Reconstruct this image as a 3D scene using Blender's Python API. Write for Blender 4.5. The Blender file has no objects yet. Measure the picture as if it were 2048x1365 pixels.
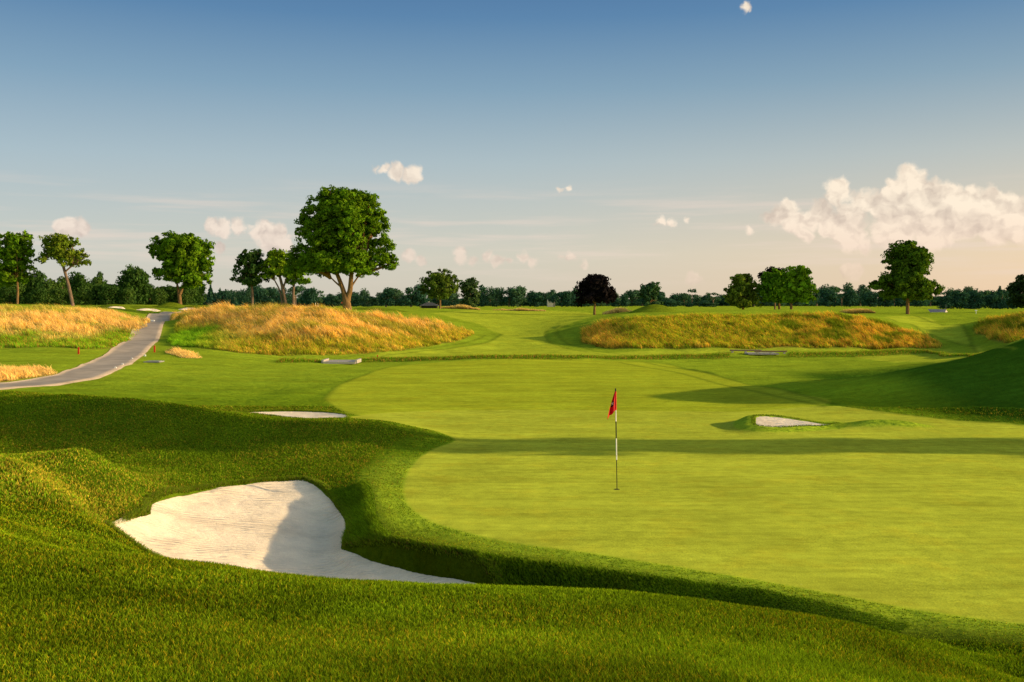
import bpy, math, random
import numpy as np
from mathutils import Vector

rng = np.random.default_rng(7)
random.seed(7)
scene = bpy.context.scene
COL = scene.collection
F = 1991.0            # focal length in photo pixels (35 mm on 36 mm)
HOR = 606.0           # horizon row of the photo
EYE = 4.1             # eye height above the putting green
SUN_EL = math.radians(13.0)
SUN_AZ = math.radians(3.0)   # slightly behind the +X axis

# ------------------------------------------------------------------ helpers
def tag(o, label=None, cat=None, group=None, kind=None):
    if label: o['label'] = label
    if cat: o['category'] = cat
    if group: o['group'] = group
    if kind: o['kind'] = kind
    return o

def empty(name, loc):
    o = bpy.data.objects.new(name, None)
    o.empty_display_size = 0.3
    o.location = loc
    COL.objects.link(o)
    return o

def mesh_np(name, V, faces, mats, parent=None, col=None, smooth=False, fcol=None, midx=None, extra=None):
    """faces: int array (n,k) or list of those arrays (mixed k)."""
    me = bpy.data.meshes.new(name)
    V = np.asarray(V, dtype=np.float32)
    if not isinstance(faces, (list, tuple)): faces = [faces]
    faces = [np.asarray(f, dtype=np.int32) for f in faces if len(f)]
    nl = sum(f.size for f in faces); npoly = sum(len(f) for f in faces)
    me.vertices.add(len(V)); me.vertices.foreach_set('co', V.ravel())
    me.loops.add(nl); me.polygons.add(npoly)
    me.loops.foreach_set('vertex_index', np.concatenate([f.ravel() for f in faces]))
    tot = np.concatenate([np.full(len(f), f.shape[1], np.int32) for f in faces])
    st = np.concatenate([[0], np.cumsum(tot)[:-1]]).astype(np.int32)
    me.polygons.foreach_set('loop_start', st)
    me.polygons.foreach_set('loop_total', tot)
    if midx is not None: me.polygons.foreach_set('material_index', np.asarray(midx, np.int32))
    me.polygons.foreach_set('use_smooth', np.full(npoly, bool(smooth)))
    if col is not None:
        a = me.attributes.new('Col', 'FLOAT_COLOR', 'POINT')
        c = np.asarray(col, np.float32)
        if c.shape[1] == 3: c = np.hstack([c, np.ones((len(c), 1), np.float32)])
        a.data.foreach_set('color', c.ravel())
    if extra:
        for k, v in extra.items():
            a = me.attributes.new(k, 'FLOAT', 'POINT')
            a.data.foreach_set('value', np.asarray(v, np.float32))
    me.update(calc_edges=True)
    if not isinstance(mats, (list, tuple)): mats = [mats]
    for m in mats: me.materials.append(m)
    o = bpy.data.objects.new(name, me)
    COL.objects.link(o)
    if parent is not None: o.parent = parent
    return o

def hash2(ix, iy, seed):
    h = (ix.astype(np.int64) * 374761393 + iy.astype(np.int64) * 668265263 + seed * 144665) & 0x7fffffff
    h = (h ^ (h >> 13)) * 1274126177 & 0x7fffffff
    h = h ^ (h >> 16)
    return (h & 0xffff) / 65535.0

def vnoise(x, y, seed=0):
    x = np.asarray(x, float); y = np.asarray(y, float)
    ix = np.floor(x); iy = np.floor(y)
    fx = x - ix; fy = y - iy
    fx = fx * fx * (3 - 2 * fx); fy = fy * fy * (3 - 2 * fy)
    a = hash2(ix, iy, seed); b = hash2(ix + 1, iy, seed)
    c = hash2(ix, iy + 1, seed); d = hash2(ix + 1, iy + 1, seed)
    return (a * (1 - fx) + b * fx) * (1 - fy) + (c * (1 - fx) + d * fx) * fy

def fbm(x, y, seed=0, oct=4):
    s = 0; a = 0.5; t = 0
    for i in range(oct):
        s = s + a * vnoise(x * 2 ** i, y * 2 ** i, seed + i * 17); t += a; a *= .5
    return s / t

def sstep(a, b, x):
    t = np.clip((x - a) / (b - a), 0, 1)
    return t * t * (3 - 2 * t)

def catmull(P, n=6, closed=True):
    P = np.asarray(P, float); m = len(P); out = []
    rngi = range(m) if closed else range(m - 1)
    for i in rngi:
        if closed:
            p0, p1, p2, p3 = P[(i - 1) % m], P[i], P[(i + 1) % m], P[(i + 2) % m]
        else:
            p0, p1, p2, p3 = P[max(i - 1, 0)], P[i], P[i + 1], P[min(i + 2, m - 1)]
        # centripetal-ish tension keeps unevenly spaced points from overshooting
        l = np.linalg.norm(p2 - p1)
        m1 = p2 - p0; m2 = p3 - p1
        m1 = m1 / (np.linalg.norm(m1) + 1e-9) * l * .8
        m2 = m2 / (np.linalg.norm(m2) + 1e-9) * l * .8
        for k in range(n):
            t = k / n
            out.append((2*t**3 - 3*t**2 + 1) * p1 + (t**3 - 2*t**2 + t) * m1 + (-2*t**3 + 3*t**2) * p2 + (t**3 - t**2) * m2)
    if not closed: out.append(P[-1])
    return np.array(out)

def seg_dist(px, py, P, closed=True):
    d = np.full(px.shape, 1e9)
    m = len(P)
    for i in range(m if closed else m - 1):
        a = P[i]; b = P[(i + 1) % m]
        ab = b - a; L = ab @ ab + 1e-12
        t = np.clip(((px - a[0]) * ab[0] + (py - a[1]) * ab[1]) / L, 0, 1)
        d = np.minimum(d, (px - a[0] - t * ab[0]) ** 2 + (py - a[1] - t * ab[1]) ** 2)
    return np.sqrt(d)

def inside(px, py, P):
    c = np.zeros(px.shape, bool); m = len(P)
    for i in range(m):
        a = P[i]; b = P[(i + 1) % m]
        if a[1] == b[1]: continue
        cond = ((a[1] > py) != (b[1] > py))
        xi = (b[0] - a[0]) * (py - a[1]) / (b[1] - a[1]) + a[0]
        c ^= cond & (px < xi)
    return c

def sdf(px, py, P, pad=3.0, big=99.0):
    """negative inside; only evaluated near the polygon's box"""
    out = np.full(px.shape, big)
    lo = P.min(0) - pad; hi = P.max(0) + pad
    k = (px > lo[0]) & (px < hi[0]) & (py > lo[1]) & (py < hi[1])
    if k.any():
        d = seg_dist(px[k], py[k], P); s = inside(px[k], py[k], P)
        out[k] = np.where(s, -d, d)
    return out

def ldist(px, py, P, pad=3.0, big=99.0):
    out = np.full(px.shape, big)
    lo = P.min(0) - pad; hi = P.max(0) + pad
    k = (px > lo[0]) & (px < hi[0]) & (py > lo[1]) & (py < hi[1])
    if k.any(): out[k] = seg_dist(px[k], py[k], P, closed=False)
    return out

# ------------------------------------------------------------------ terrain
CP = []
def S(px, py, z):                       # a point seen at photo pixel with known height
    Y = (EYE - z) * F / (py - HOR); CP.append(((px - 1024) / F * Y, Y, z))
def D(px, py, Y):                       # a point seen at photo pixel at known depth
    CP.append(((px - 1024) / F * Y, Y, EYE - (py - HOR) / F * Y))
def W(px, Y, z):                        # hidden point in the direction of column px
    CP.append(((px - 1024) / F * Y, Y, z))
def X(x, y, z): CP.append((x, y, z))

# near bank the photographer stands on
for px, py, Y in [(0,1365,5),(0,1200,7.3),(0,1075,10),(512,1365,4.9),(512,1250,7),(1024,1365,4.9),(1024,1260,7),
                  (300,1120,9.7),(450,1140,9.6),(600,1155,9.5),(780,1167,9.5),(950,1172,9.5),(1100,1180,9.4),(1250,1186,9.3),(1380,1200,9.2),
                  (1500,1217,9.2),(1600,1232,9.3),(1700,1251,9.5),(1850,1282,10.8),(1500,1365,5),(1500,1290,7),(1780,1268,10.0),(1900,1320,8.3)]:
    D(px, py, Y)
for px, Y, z in [(0,12,1.5),(300,12,.6),(450,12,.4),(600,12,.3),(600,14.2,-.36),(800,12,.25),(800,14,-.4),(950,12,.2),(950,14,-.4),(1100,11.8,.25),(1100,13.4,-.42),
                 (1250,11.5,.3),(1250,12.8,-.4),(1380,11.2,.3),(1380,12.3,-.36),(1500,11,.3),(1500,11.9,-.3),(1600,10.9,.25),(1600,11.5,-.2),
                 (1700,10.8,.15),(1850,11.5,0.),(2048,5.5,1.8),(2048,7.5,1.1),(2300,6,1.6),(2300,10,.5),(-300,5,2.3),(-300,10,1.8),(-300,18,1.2)]:
    W(px, Y, z)
# shoulder and foot of the bank below the collar, evenly sampled
_T = catmull(np.array([((px - 1024) / (py - HOR) * EYE, EYE * F / (py - HOR)) for px, py in [(728,972),(738,1005),(746,1045),(786,1084),(900,1105),(1000,1117),(1100,1130),(1250,1149),(1380,1164),(1500,1182),(1600,1201),(1700,1222),(1780,1240),(1850,1260)]]), 12, False)
_L = np.concatenate([[0], np.cumsum(np.linalg.norm(np.diff(_T, axis=0), axis=1))])
_sl = np.arange(0, _L[-1], .42); _px = np.interp(_sl, _L, _T[:, 0]); _py = np.interp(_sl, _L, _T[:, 1])
_tx, _ty = np.gradient(_px), np.gradient(_py); _n = np.hypot(_tx, _ty); _nx, _ny = _ty / _n, -_tx / _n
for a_ in range(len(_sl)):
    u_ = _sl[a_] / _L[-1]; k_ = float(np.clip(_sl[a_] / 1.6 + .25, 0, 1) * np.clip((1 - u_) / .42, 0, 1) ** .8); sh_ = .09 * max(0, 1 - u_ / .35)
    X(_px[a_], _py[a_], sh_)
    X(_px[a_] - .5 * _nx[a_], _py[a_] - .5 * _ny[a_], sh_ * .6)
    X(_px[a_] + .32 * _nx[a_], _py[a_] + .32 * _ny[a_], -.20 * k_)
    X(_px[a_] + .62 * _nx[a_], _py[a_] + .62 * _ny[a_], -.40 * k_)
    if u_ > .12: X(_px[a_] + 1.05 * _nx[a_], _py[a_] + 1.05 * _ny[a_], -.45 * k_)
S(2048,1310,.12); S(2048,1365,.5); S(1950,1285,.05)
# hump left of the sand
for px, py, Y in [(0,1000,15.5),(0,916,20),(85,907,20),(165,898,20),(185,906,20.0),(215,926,20.3),(260,945,20.8),(130,902,20),(100,1000,16.6),(150,1050,15.3),(250,1095,14.0),(100,945,18.4),(60,1050,13.8),(190,965,18.9),(220,1010,17.6)]:
    D(px, py, Y)
for px, Y, z in [(165,21.6,.55),(0,22.5,.4),(0,25.5,.1),(165,24.6,.12),(250,22.6,.2)]: W(px, Y, z)
# sand floor of the big bunker (edges then interior)
for px, py, z in [(220,1060,.34),(300,1012,.24),(370,985,.15),(440,972,.1),(520,963,.05),(610,960,0),(260,1090,.22),(303,1119,.1)]:
    S(px, py, z)
for px, Y, z in [(560,18,-.34),(650,16,-.45),(450,17,-.16),(800,15.5,-.46),(560,20.5,-.2),(400,18.5,-.02),(500,15.3,-.36),(370,15.5,-.05),(600,19.2,-.33),(610,17.6,-.42)]: W(px, Y, z)
for px, py in [(700,955),(660,948),(620,950),(520,952)]: S(px, py, .05)
S(790,1000,.04); S(800,1045,.05); S(785,950,.03)
# green and fairway
for px, py in [(1234,980),(1000,1000),(1500,1000),(1900,1000),(2048,1100),(2048,1240),(1600,1150),(1300,1110),(1000,1070),(850,1030),(830,950),(1000,900),
               (1300,900),(1600,940),(1024,850),(1300,840),(1300,780),(1000,780),(800,780),(1200,740),(1500,745),(1000,740),(1400,800),(900,860),(1900,910),(1950,960),(800,905),(760,745),(640,760),(640,800),(560,815)]:
    S(px, py, 0.0)
S(1700,866,.06); S(1560,866,.03); S(1900,868,.06); S(2048,880,.05)
S(1700,735,.03); S(1900,718,.08); S(1800,760,.05)
# left ridge
for px, py, Y in [(0,880,27),(0,850,29),(0,820,31),(0,785,34),(240,802,31),(350,815,31),(430,829,31),(500,838,31),(690,838,31.5),(760,844,31.3),(600,880,28),(400,880,28),
                  (200,860,29),(500,925,25.5),(700,925,25.6),(300,930,24.5),(400,950,23),(850,862,30.3),(240,940,23),(120,792,32.5),(600,839,31.2)]:
    D(px, py, Y)
S(910,880,0)
for px, Y, z in [(430,35,.2),(240,37,.3),(600,34.0,.05),(690,34,.1),(760,34,.05),(0,39,.65),(850,33,0)]: W(px, Y, z)
# right mound
for p in [(30,42,5.6),(25,42,3.6),(21.6,42,2.2),(17.4,42,1.3),(14.3,42,.62),(12,42,.2),(9,42,0),(30,34,2.2),(22,34.5,.5),(17.2,33.5,.0),(34,42,5.7),(33,37,4.9),(30,38,4.3),(34,47,5.3),(40,43,5.7),(30,50,3.4),(30,58,1.5),
          (22,50,.85),(17,50,.3),(13,50,.05),(24,58,.4),(20,58,.08),(18,37,.5),(21,38,1.2),(15,37,.15),(24,38,2.3),(45,42,3.),(40,30,.5),(26,30,.2),(40,55,2.)]:
    X(*p)
# cart path line
PATH = [(-260,800,43),(-80,781,46),(60,768,48.6),(150,754,52),(215,731,60),(255,706,72),(288,680,86),(312,657,105),(332,640,126),(362,627,150),(420,622,165)]
for p in PATH: D(*p)
D(300,760,52); D(500,760,53); D(500,722,68); D(400,704,73); D(0,745,52); D(100,730,58); D(180,745,54); D(400,790,44)
# left bank
for p in [(0,700,72),(150,701,71),(205,697,73),(0,625,95),(0,610,115),(100,624,95),(200,626,104),(285,640,108),(250,618,128),(100,611,150),(0,608,150),(-200,608,130),(-200,700,70),(60,660,82),(200,655,88),
          (340,612,165),(360,610,185),(270,613,165)]: D(*p)
# middle bank
for p in [(345,690,80),(470,706,74),(560,710,75),(650,711,76.6),(720,709,78),(800,702,82),(860,693,87),(900,686,91),(937,669,100),
          (378,623,114),(450,618,100),(560,616,96),(640,620,93),(700,627,92),(800,638,96),(870,648,99),(650,665,81),(500,660,86),(780,668,88),(400,655,92),
          (695,622,130),(560,614,150),(500,613.5,185),(850,629,130),(900,617,205),(760,625,130),(960,640,130),(930,655,116)]: D(*p)
# swale
for p in [(1024,715,75),(1024,690,92),(1024,665,112),(1024,645,135),(1024,630,170),(1024,622,220),(1150,626,200),(1100,660,112),(1110,690,90),(900,712,78)]: D(*p)
# right bank
for p in [(1170,686,94),(1230,698,86.5),(1350,699,86),(1500,699,86),(1620,699,86),(1750,698,87),(1880,694,88.5),(1180,655,98),(1250,637,97),(1330,633,96.5),(1420,630.5,96),(1530,629.5,95.5),
          (1640,628,95),(1700,633,95),(1750,642,95),(1800,659,93),(1850,680,90),(1300,663,90.5),(1500,663,90.5),(1680,663,90.5),(1300,629,120),(1500,627.5,140),(1815,629,140),(1750,632,118),(1600,626,170),
          (1240,630,118),(1310,615,126),(1360,628,126),(1280,624,124)]: D(*p)
for p in [(1900,660,105),(1960,690,86),(1850,645,118),(1940,652,108),(1950,668,92),(2000,686,84),(2048,692,80),(2048,628,92),(1975,640,98),(2150,622,92),(2150,690,78),(1950,630,130),(1880,629.5,135),(2048,629,125),(2010,655,88)]: D(*p)
# surroundings out of frame, behind and far away
def polar(deg, r, z): CP.append((r * math.sin(math.radians(deg)), r * math.cos(math.radians(deg)), z))
for deg in (-180,-140,-100,-70,-50,-30,0,30,50,70,100,140):
    polar(deg, 1.2, 2.5); polar(deg, 2.8, 2.45)
for deg in (-180,-140,-100,-70,-45): polar(deg, 8, 2.2); polar(deg, 20, 1.3); polar(deg, 45, .8)
for deg in (45,70,100,140): polar(deg, 7, 1.5); polar(deg, 14, .2); polar(deg, 25, .1); polar(deg, 80, .8)
for deg in (-180,-140,-100,-70,-45,45,70,100,140): polar(deg, 130, 2.2)
for deg in (-180,-140,-100,-70,-45,-27,-20,-12,-5,0,5,12,20,27,45,70,100,140):
    polar(deg, 260, 2.5 if deg > -10 else 3.0); polar(deg, 420, 2.2); polar(deg, 750, 1.7); polar(deg, 1600, 1.0); polar(deg, 6000, -2)
CP = np.array(CP)

def enc(x, y):
    r = np.maximum(np.hypot(x, y), 0.5)
    th = np.arctan2(x, y)
    return th, np.log(r)
def feat(x, y):   # log-polar coordinates, wrapped: detail is proportional to distance
    th, lr = enc(x, y)
    return th * 1.3, lr
cu, cv = feat(CP[:, 0], CP[:, 1])
# add wrapped copies for continuity behind the viewer
wrap = 2 * math.pi * 1.3
mk = np.abs(cu) > 2.2
cu = np.concatenate([cu, cu[mk] - np.sign(cu[mk]) * wrap]); cv = np.concatenate([cv, cv[mk]]); cz = np.concatenate([CP[:, 2], CP[mk, 2]])
C2 = 0.010 ** 2
n = len(cu)
A = np.sqrt((cu[:, None] - cu[None]) ** 2 + (cv[:, None] - cv[None]) ** 2 + C2)
# a little smoothing keeps clashing points from making spikes
A2 = A - np.eye(n) * 0.003
Pm = np.stack([np.ones(n), cu, cv], 1)
M = np.block([[A2, Pm], [Pm.T, np.zeros((3, 3))]])
sol = np.linalg.solve(M, np.concatenate([cz, np.zeros(3)]))
wt, pc = sol[:n].astype(np.float32), sol[n:]
cu32, cv32 = cu.astype(np.float32), cv.astype(np.float32)
def base_h(x, y):
    x = np.asarray(x, float); y = np.asarray(y, float); shp = x.shape
    u, v = feat(x.ravel(), y.ravel())
    out = np.empty(len(u))
    for i in range(0, len(u), 40000):
        a = u[i:i + 40000].astype(np.float32); b = v[i:i + 40000].astype(np.float32)
        d = np.sqrt((a[:, None] - cu32) ** 2 + (b[:, None] - cv32) ** 2 + np.float32(C2))
        out[i:i + 40000] = d @ wt + pc[0] + pc[1] * a + pc[2] * b
    return out.reshape(shp)

def hit(px, py, y0=3.0, y1=400.0):
    """plan position where the sight line of a photo pixel first meets the ground"""
    Y = np.exp(np.linspace(math.log(y0), math.log(y1), 700))
    x = (px - 1024) / F * Y; zr = EYE - (py - HOR) / F * Y
    g = zr - base_h(x, Y)
    k = np.where(g <= 0)[0]
    i = k[0] if len(k) else int(np.argmin(g / Y))
    return np.array([x[i], Y[i]])
def hits(L, y0=3.0, y1=400.0): return np.array([hit(a, b, y0, y1) for a, b in L])
def plan(L):  # mixed list: (px,py) pixel or ('w',px,Y)
    return np.array([((p[1] - 1024) / F * p[2], p[2]) if p[0] == 'w' else hit(*p) for p in L])

# ------- outlines in plan
sand_main = catmull(plan([(220,1061),(258,1040),(296,1026),(300,1012),(370,986),(440,973),(520,964),(575,963),(612,962),(652,988),(688,1030),(696,1060),('w',688,18.3),('w',720,17.8),('w',780,17.1),('w',880,16.45),
     ('w',950,16.1),('w',995,15.5),('w',990,14.9),('w',940,14.4),('w',800,14.2),('w',600,14.1),('w',450,14.5),('w',370,14.9),(306,1119),(262,1091)]), 5)
sand_right = catmull(np.array([(7.85,31.75),(7.95,32.6),(8.25,33.5),(8.9,33.8),(9.6,33.85),(10.3,33.8),(11.0,33.5),(10.5,33.0),(9.8,32.5),(9.1,32.0),(8.4,31.65)]), 5)
sand_left = catmull(np.array([(-9.9,35.2),(-9.3,36.6),(-8.2,37.2),(-7.0,37.1),(-6.1,36.3),(-5.9,35.0),(-6.3,33.8),(-7.3,33.2),(-8.6,33.6),(-9.3,34.3)]), 5)
green_p = catmull(plan([(910,881),(870,898),(838,918),(815,950),(808,985),(818,1013),(858,1042),(950,1072),(1048,1092),(1200,1112),(1400,1143),(1600,1180),(1800,1218),(2048,1250),('w',2400,11.8),('w',2500,22),
     ('w',2300,30),(2046,853),(1900,842),(1750,824),(1650,812),(1480,824),(1200,821),(1000,821),(870,823),(760,828),(700,836),('w',760,33),('w',850,31.2)]), 4)
fair_p = catmull(plan([(715,832),(668,815),(650,797),(680,770),(730,750),(790,733),(860,727),(1290,726),(1370,740),(1450,757),(1600,791),(1660,806),(1480,825),(1200,822),(1000,822),(870,824),(780,830)]), 4)
swale_p = catmull(plan([(745,716.5),(900,698),(975,686),(1003,670),(960,650),(900,636),(870,627),(1000,621),(1150,623),(1190,632),(1140,648),(1092,664),(1096,682),(1140,700),(1230,713),(1000,716)]), 4)
strip_p = catmull(plan([(1180,715),(1260,704),(1500,702),(1750,701),(1900,698),(2010,697),(2030,701),(1700,706),(1450,710)]), 4)
swale2_p = catmull(plan([(1765,634),(1830,633),(1880,650),(1940,675),(2010,693),(1960,694),(1900,684),(1840,660)]), 4)
lines = [catmull(plan(L), 4, False) for L in (
    [(1290,726),(1370,740),(1450,757),(1600,791),(1660,806),(1750,824),(1900,842),(2046,853)],
    [(1240,726),(1310,738),(1400,758),(1500,782),(1600,803),(1650,814)],
    [(1180,640),(1125,655),(1114,668),(1135,688),(1190,704),(1260,713)],
    [(1120,652),(1092,666),(1098,684),(1140,700),(1220,713)],
    [(1765,634),(1840,660),(1900,684),(1960,694)], [(1830,633),(1880,650),(1940,675),(2010,693)],
    [(650,797),(680,770),(730,750),(790,733),(860,727)], [(650,797),(668,815),(715,832)],
    [(745,716.5),(900,698),(975,686),(1003,670)], [(690,716.5),(850,697),(950,683),(970,672)])]
folds = [(catmull(plan([(-60,925),(20,940),(80,988),(150,1040),(205,1080)]), 4, False), .17, .6), (catmull(plan([(60,930),(120,955),(180,1000),(225,1040)]), 4, False), -.12, .5), (catmull(plan([(-40,985),(40,1040),(110,1085)]), 4, False), -.05, .6)]
ditch = catmull(plan([(560,724),(650,724),(760,722),(900,719.5),(1100,718.5),(1300,717),(1480,714),(1700,709.5),(1850,707),('w',1930,72),('w',1990,72.5)]), 4, False)
F_left = catmull(hits([(-80,622),(60,620),(150,624),(230,630),(285,641),(294,651),(268,673),(232,690),(200,699),(100,697),(0,697),(-80,697)], 60, 118), 4)
F_patch = catmull(hits([(-80,752),(0,745),(60,738),(100,743),(104,748),(60,756),(0,766),(-80,777)], 40, 70), 4)
F_mid = catmull(hits([(341,690),(350,665),(363,642),(380,625),(450,620),(560,618),(640,622),(700,628),(800,639.5),(880,651),(937,663),(930,677),(880,689),(800,702),(720,709),(650,711),(560,710),(470,705),(400,696)], 60, 116), 4)
F_right = catmull(hits([(1163,674),(1185,655),(1250,639),(1330,635),(1420,632.5),(1530,631.5),(1640,630),(1700,635),(1760,646),(1850,673),(1882,687),(1870,695),(1750,698),(1500,698),(1230,697),(1180,688)], 78, 99), 4)
F_far = catmull(hits([(1950,657),(1980,641),(2048,630),(2200,623),(2240,700),(2048,692),(2000,686),(1953,668)], 60, 100), 4)
F_small = catmull(hits([(338,703),(355,701),(390,709),(396,718),(370,717),(345,710)], 55, 90), 4)
fesc_polys = [F_left, F_patch, F_mid, F_right, F_far, F_small]
path_line = catmull(np.array([((a - 1024) / F * c, c) for a, b, c in PATH]), 8, False)

def floor_main(x, y, d, b):
    k = sstep(-4.6, -3.9, x) * sstep(20.2, 19.2, y)
    b = b * (1 - k) + np.minimum(b, -.37) * k
    return b - .03 - .05 * sstep(0, -.5, d)
def h_main(x, y, d):
    return floor_main(x, y, d, base_h(x, y)) + (fbm(x * 1.3, y * 1.3, 5, 3) - .5) * .07 + (fbm(x * 6, y * 6, 8, 2) - .5) * .012
def full_h(x, y):
    z = base_h(x, y)
    sh = x.shape
    # bunker pits and turf lips
    for P, lip, depth in ((sand_main, .035, .22), (sand_right, .0, .22), (sand_left, .05, .2)):
        d = sdf(x, y, P, 2.0)
        if P is sand_main:
            k = (d < 0); z[k] = np.minimum(z[k], z[k] * (1 - sstep(0, -.12, d[k])) + (floor_main(x[k], y[k], d[k], z[k]) + .05) * sstep(0, -.12, d[k]))
        z = z - depth * sstep(0.0, -.16, d) + lip * np.exp(-(np.maximum(d, 0) / .22) ** 2) * sstep(-.05, .02, d)
    # turf ring and tail mound of the small bunker on the right
    z = z + ring_h(x, y)
    # folds of the hump left of the sand
    for Lh, ah, wh in folds: z = z + ah * np.exp(-(ldist(x, y, Lh, 2.5) / wh) ** 2)
    # ditch with a small berm
    d = ldist(x, y, ditch, 3)
    z = z + .14 * np.exp(-((d) / .8) ** 2)
    # level cart path bed
    # gentle unevenness of the turf
    r = np.hypot(x, y)
    g = sstep(.3, -.3, np.minimum(sdf(x, y, green_p, 2), sdf(x, y, fair_p, 2)))
    z = z + (1 - .8 * g) * ((fbm(x * .7, y * .7, 3, 3) - .5) * .10 * sstep(3, 12, r) + (fbm(x * .18, y * .18, 9, 3) - .5) * .22 * sstep(14, 40, r))
    return z
def tail_h(x, y):
    t = (x - 10.6) / 3.6
    return .23 * sstep(-.25, .35, t) * sstep(1.05, .5, t) * np.exp(-((y - (33.0 - .9 * t)) / .42) ** 2)
def ring_h(x, y):
    d = sdf(x, y, sand_right, 7.0)
    # ring: higher at the back, tail going right
    back = sstep(31.5, 33.8, y)
    ring = (.06 + .14 * back) * np.exp(-(np.maximum(d - .12, 0) / .42) ** 2) * (d > 0) + (.06 + .14 * back) * (d <= 0) * sstep(-1.0, 0, d)
    ring = ring * (1 - .75 * sstep(8.8, 10.8, x))
    tail = tail_h(x, y)
    return np.maximum(ring, 0) + tail - .07 * np.clip(x - 9.4, -1.6, 1.2) * sstep(1.2, .2, d)

# ------------------------------------------------------------------ node helpers
def new_mat(name):
    m = bpy.data.materials.new(name); m.use_nodes = True
    m.node_tree.nodes.clear()
    return m, m.node_tree
class NT:
    def __init__(s, nt): s.nt = nt
    def n(s, t, **kw):
        nd = s.nt.nodes.new(t)
        for k, v in kw.items(): setattr(nd, k, v)
        return nd
    def l(s, a, b): s.nt.links.new(a, b)
    def math(s, op, a, b=None, c=None, clamp=False):
        nd = s.n('ShaderNodeMath', operation=op); nd.use_clamp = clamp
        for i, v in enumerate((a, b, c)):
            if v is None: continue
            if isinstance(v, (int, float)): nd.inputs[i].default_value = v
            else: s.l(v, nd.inputs[i])
        return nd.outputs[0]
    def vm(s, op, a, b=None, scale=None):
        nd = s.n('ShaderNodeVectorMath', operation=op)
        for i, v in enumerate((a, b)):
            if v is None: continue
            if isinstance(v, (tuple, list)): nd.inputs[i].default_value = v
            else: s.l(v, nd.inputs[i])
        if scale is not None:
            if isinstance(scale, (int, float)): nd.inputs['Scale'].default_value = scale
            else: s.l(scale, nd.inputs['Scale'])
        return nd.outputs['Value'] if op in ('DISTANCE', 'LENGTH', 'DOT_PRODUCT') else nd.outputs['Vector']
    def noise(s, vec, scale, detail=2, rough=.5, out='Fac'):
        nd = s.n('ShaderNodeTexNoise'); nd.inputs['Scale'].default_value = scale
        nd.inputs['Detail'].default_value = detail; nd.inputs['Roughness'].default_value = rough
        s.l(vec, nd.inputs['Vector']); return nd.outputs[out]
    def mix(s, fac, a, b, mode='MIX'):
        nd = s.n('ShaderNodeMix', data_type='RGBA', blend_type=mode)
        for sock, v in ((nd.inputs[0], fac), (nd.inputs[6], a), (nd.inputs[7], b)):
            if isinstance(v, (int, float)): sock.default_value = v
            elif isinstance(v, (tuple, list)): sock.default_value = (*v[:3], 1)
            else: s.l(v, sock)
        return nd.outputs[2]
    def ramp(s, fac, stops):
        nd = s.n('ShaderNodeValToRGB'); e = nd.color_ramp.elements
        while len(e) < len(stops): e.new(.5)
        for el, (p, c) in zip(e, stops): el.position = p; el.color = (*c[:3], 1) if isinstance(c, (tuple, list)) else (c, c, c, 1)
        s.l(fac, nd.inputs[0]); return nd.outputs[0]
    def maprange(s, v, a, b, c, d, smooth=False):
        nd = s.n('ShaderNodeMapRange'); nd.interpolation_type = 'SMOOTHSTEP' if smooth else 'LINEAR'
        s.l(v, nd.inputs[0])
        for i, q in enumerate((a, b, c, d)): nd.inputs[i + 1].default_value = q
        return nd.outputs[0]

def simple_mat(name, rgb, rough=.8, noise=.25, scale=8, metal=0):
    m, nt = new_mat(name); t = NT(nt)
    g = t.n('ShaderNodeNewGeometry'); b = t.n('ShaderNodeBsdfPrincipled'); o = t.n('ShaderNodeOutputMaterial')
    nz = t.noise(g.outputs['Position'], scale, 4)
    f = t.maprange(nz, .3, .7, 1 - noise, 1 + noise)
    c = t.vm('SCALE', rgb, None, f); t.l(c, b.inputs['Base Color'])
    b.inputs['Roughness'].default_value = rough; b.inputs['Metallic'].default_value = metal
    b.inputs['Specular IOR Level'].default_value = .25
    t.l(b.outputs[0], o.inputs[0]); return m

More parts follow.
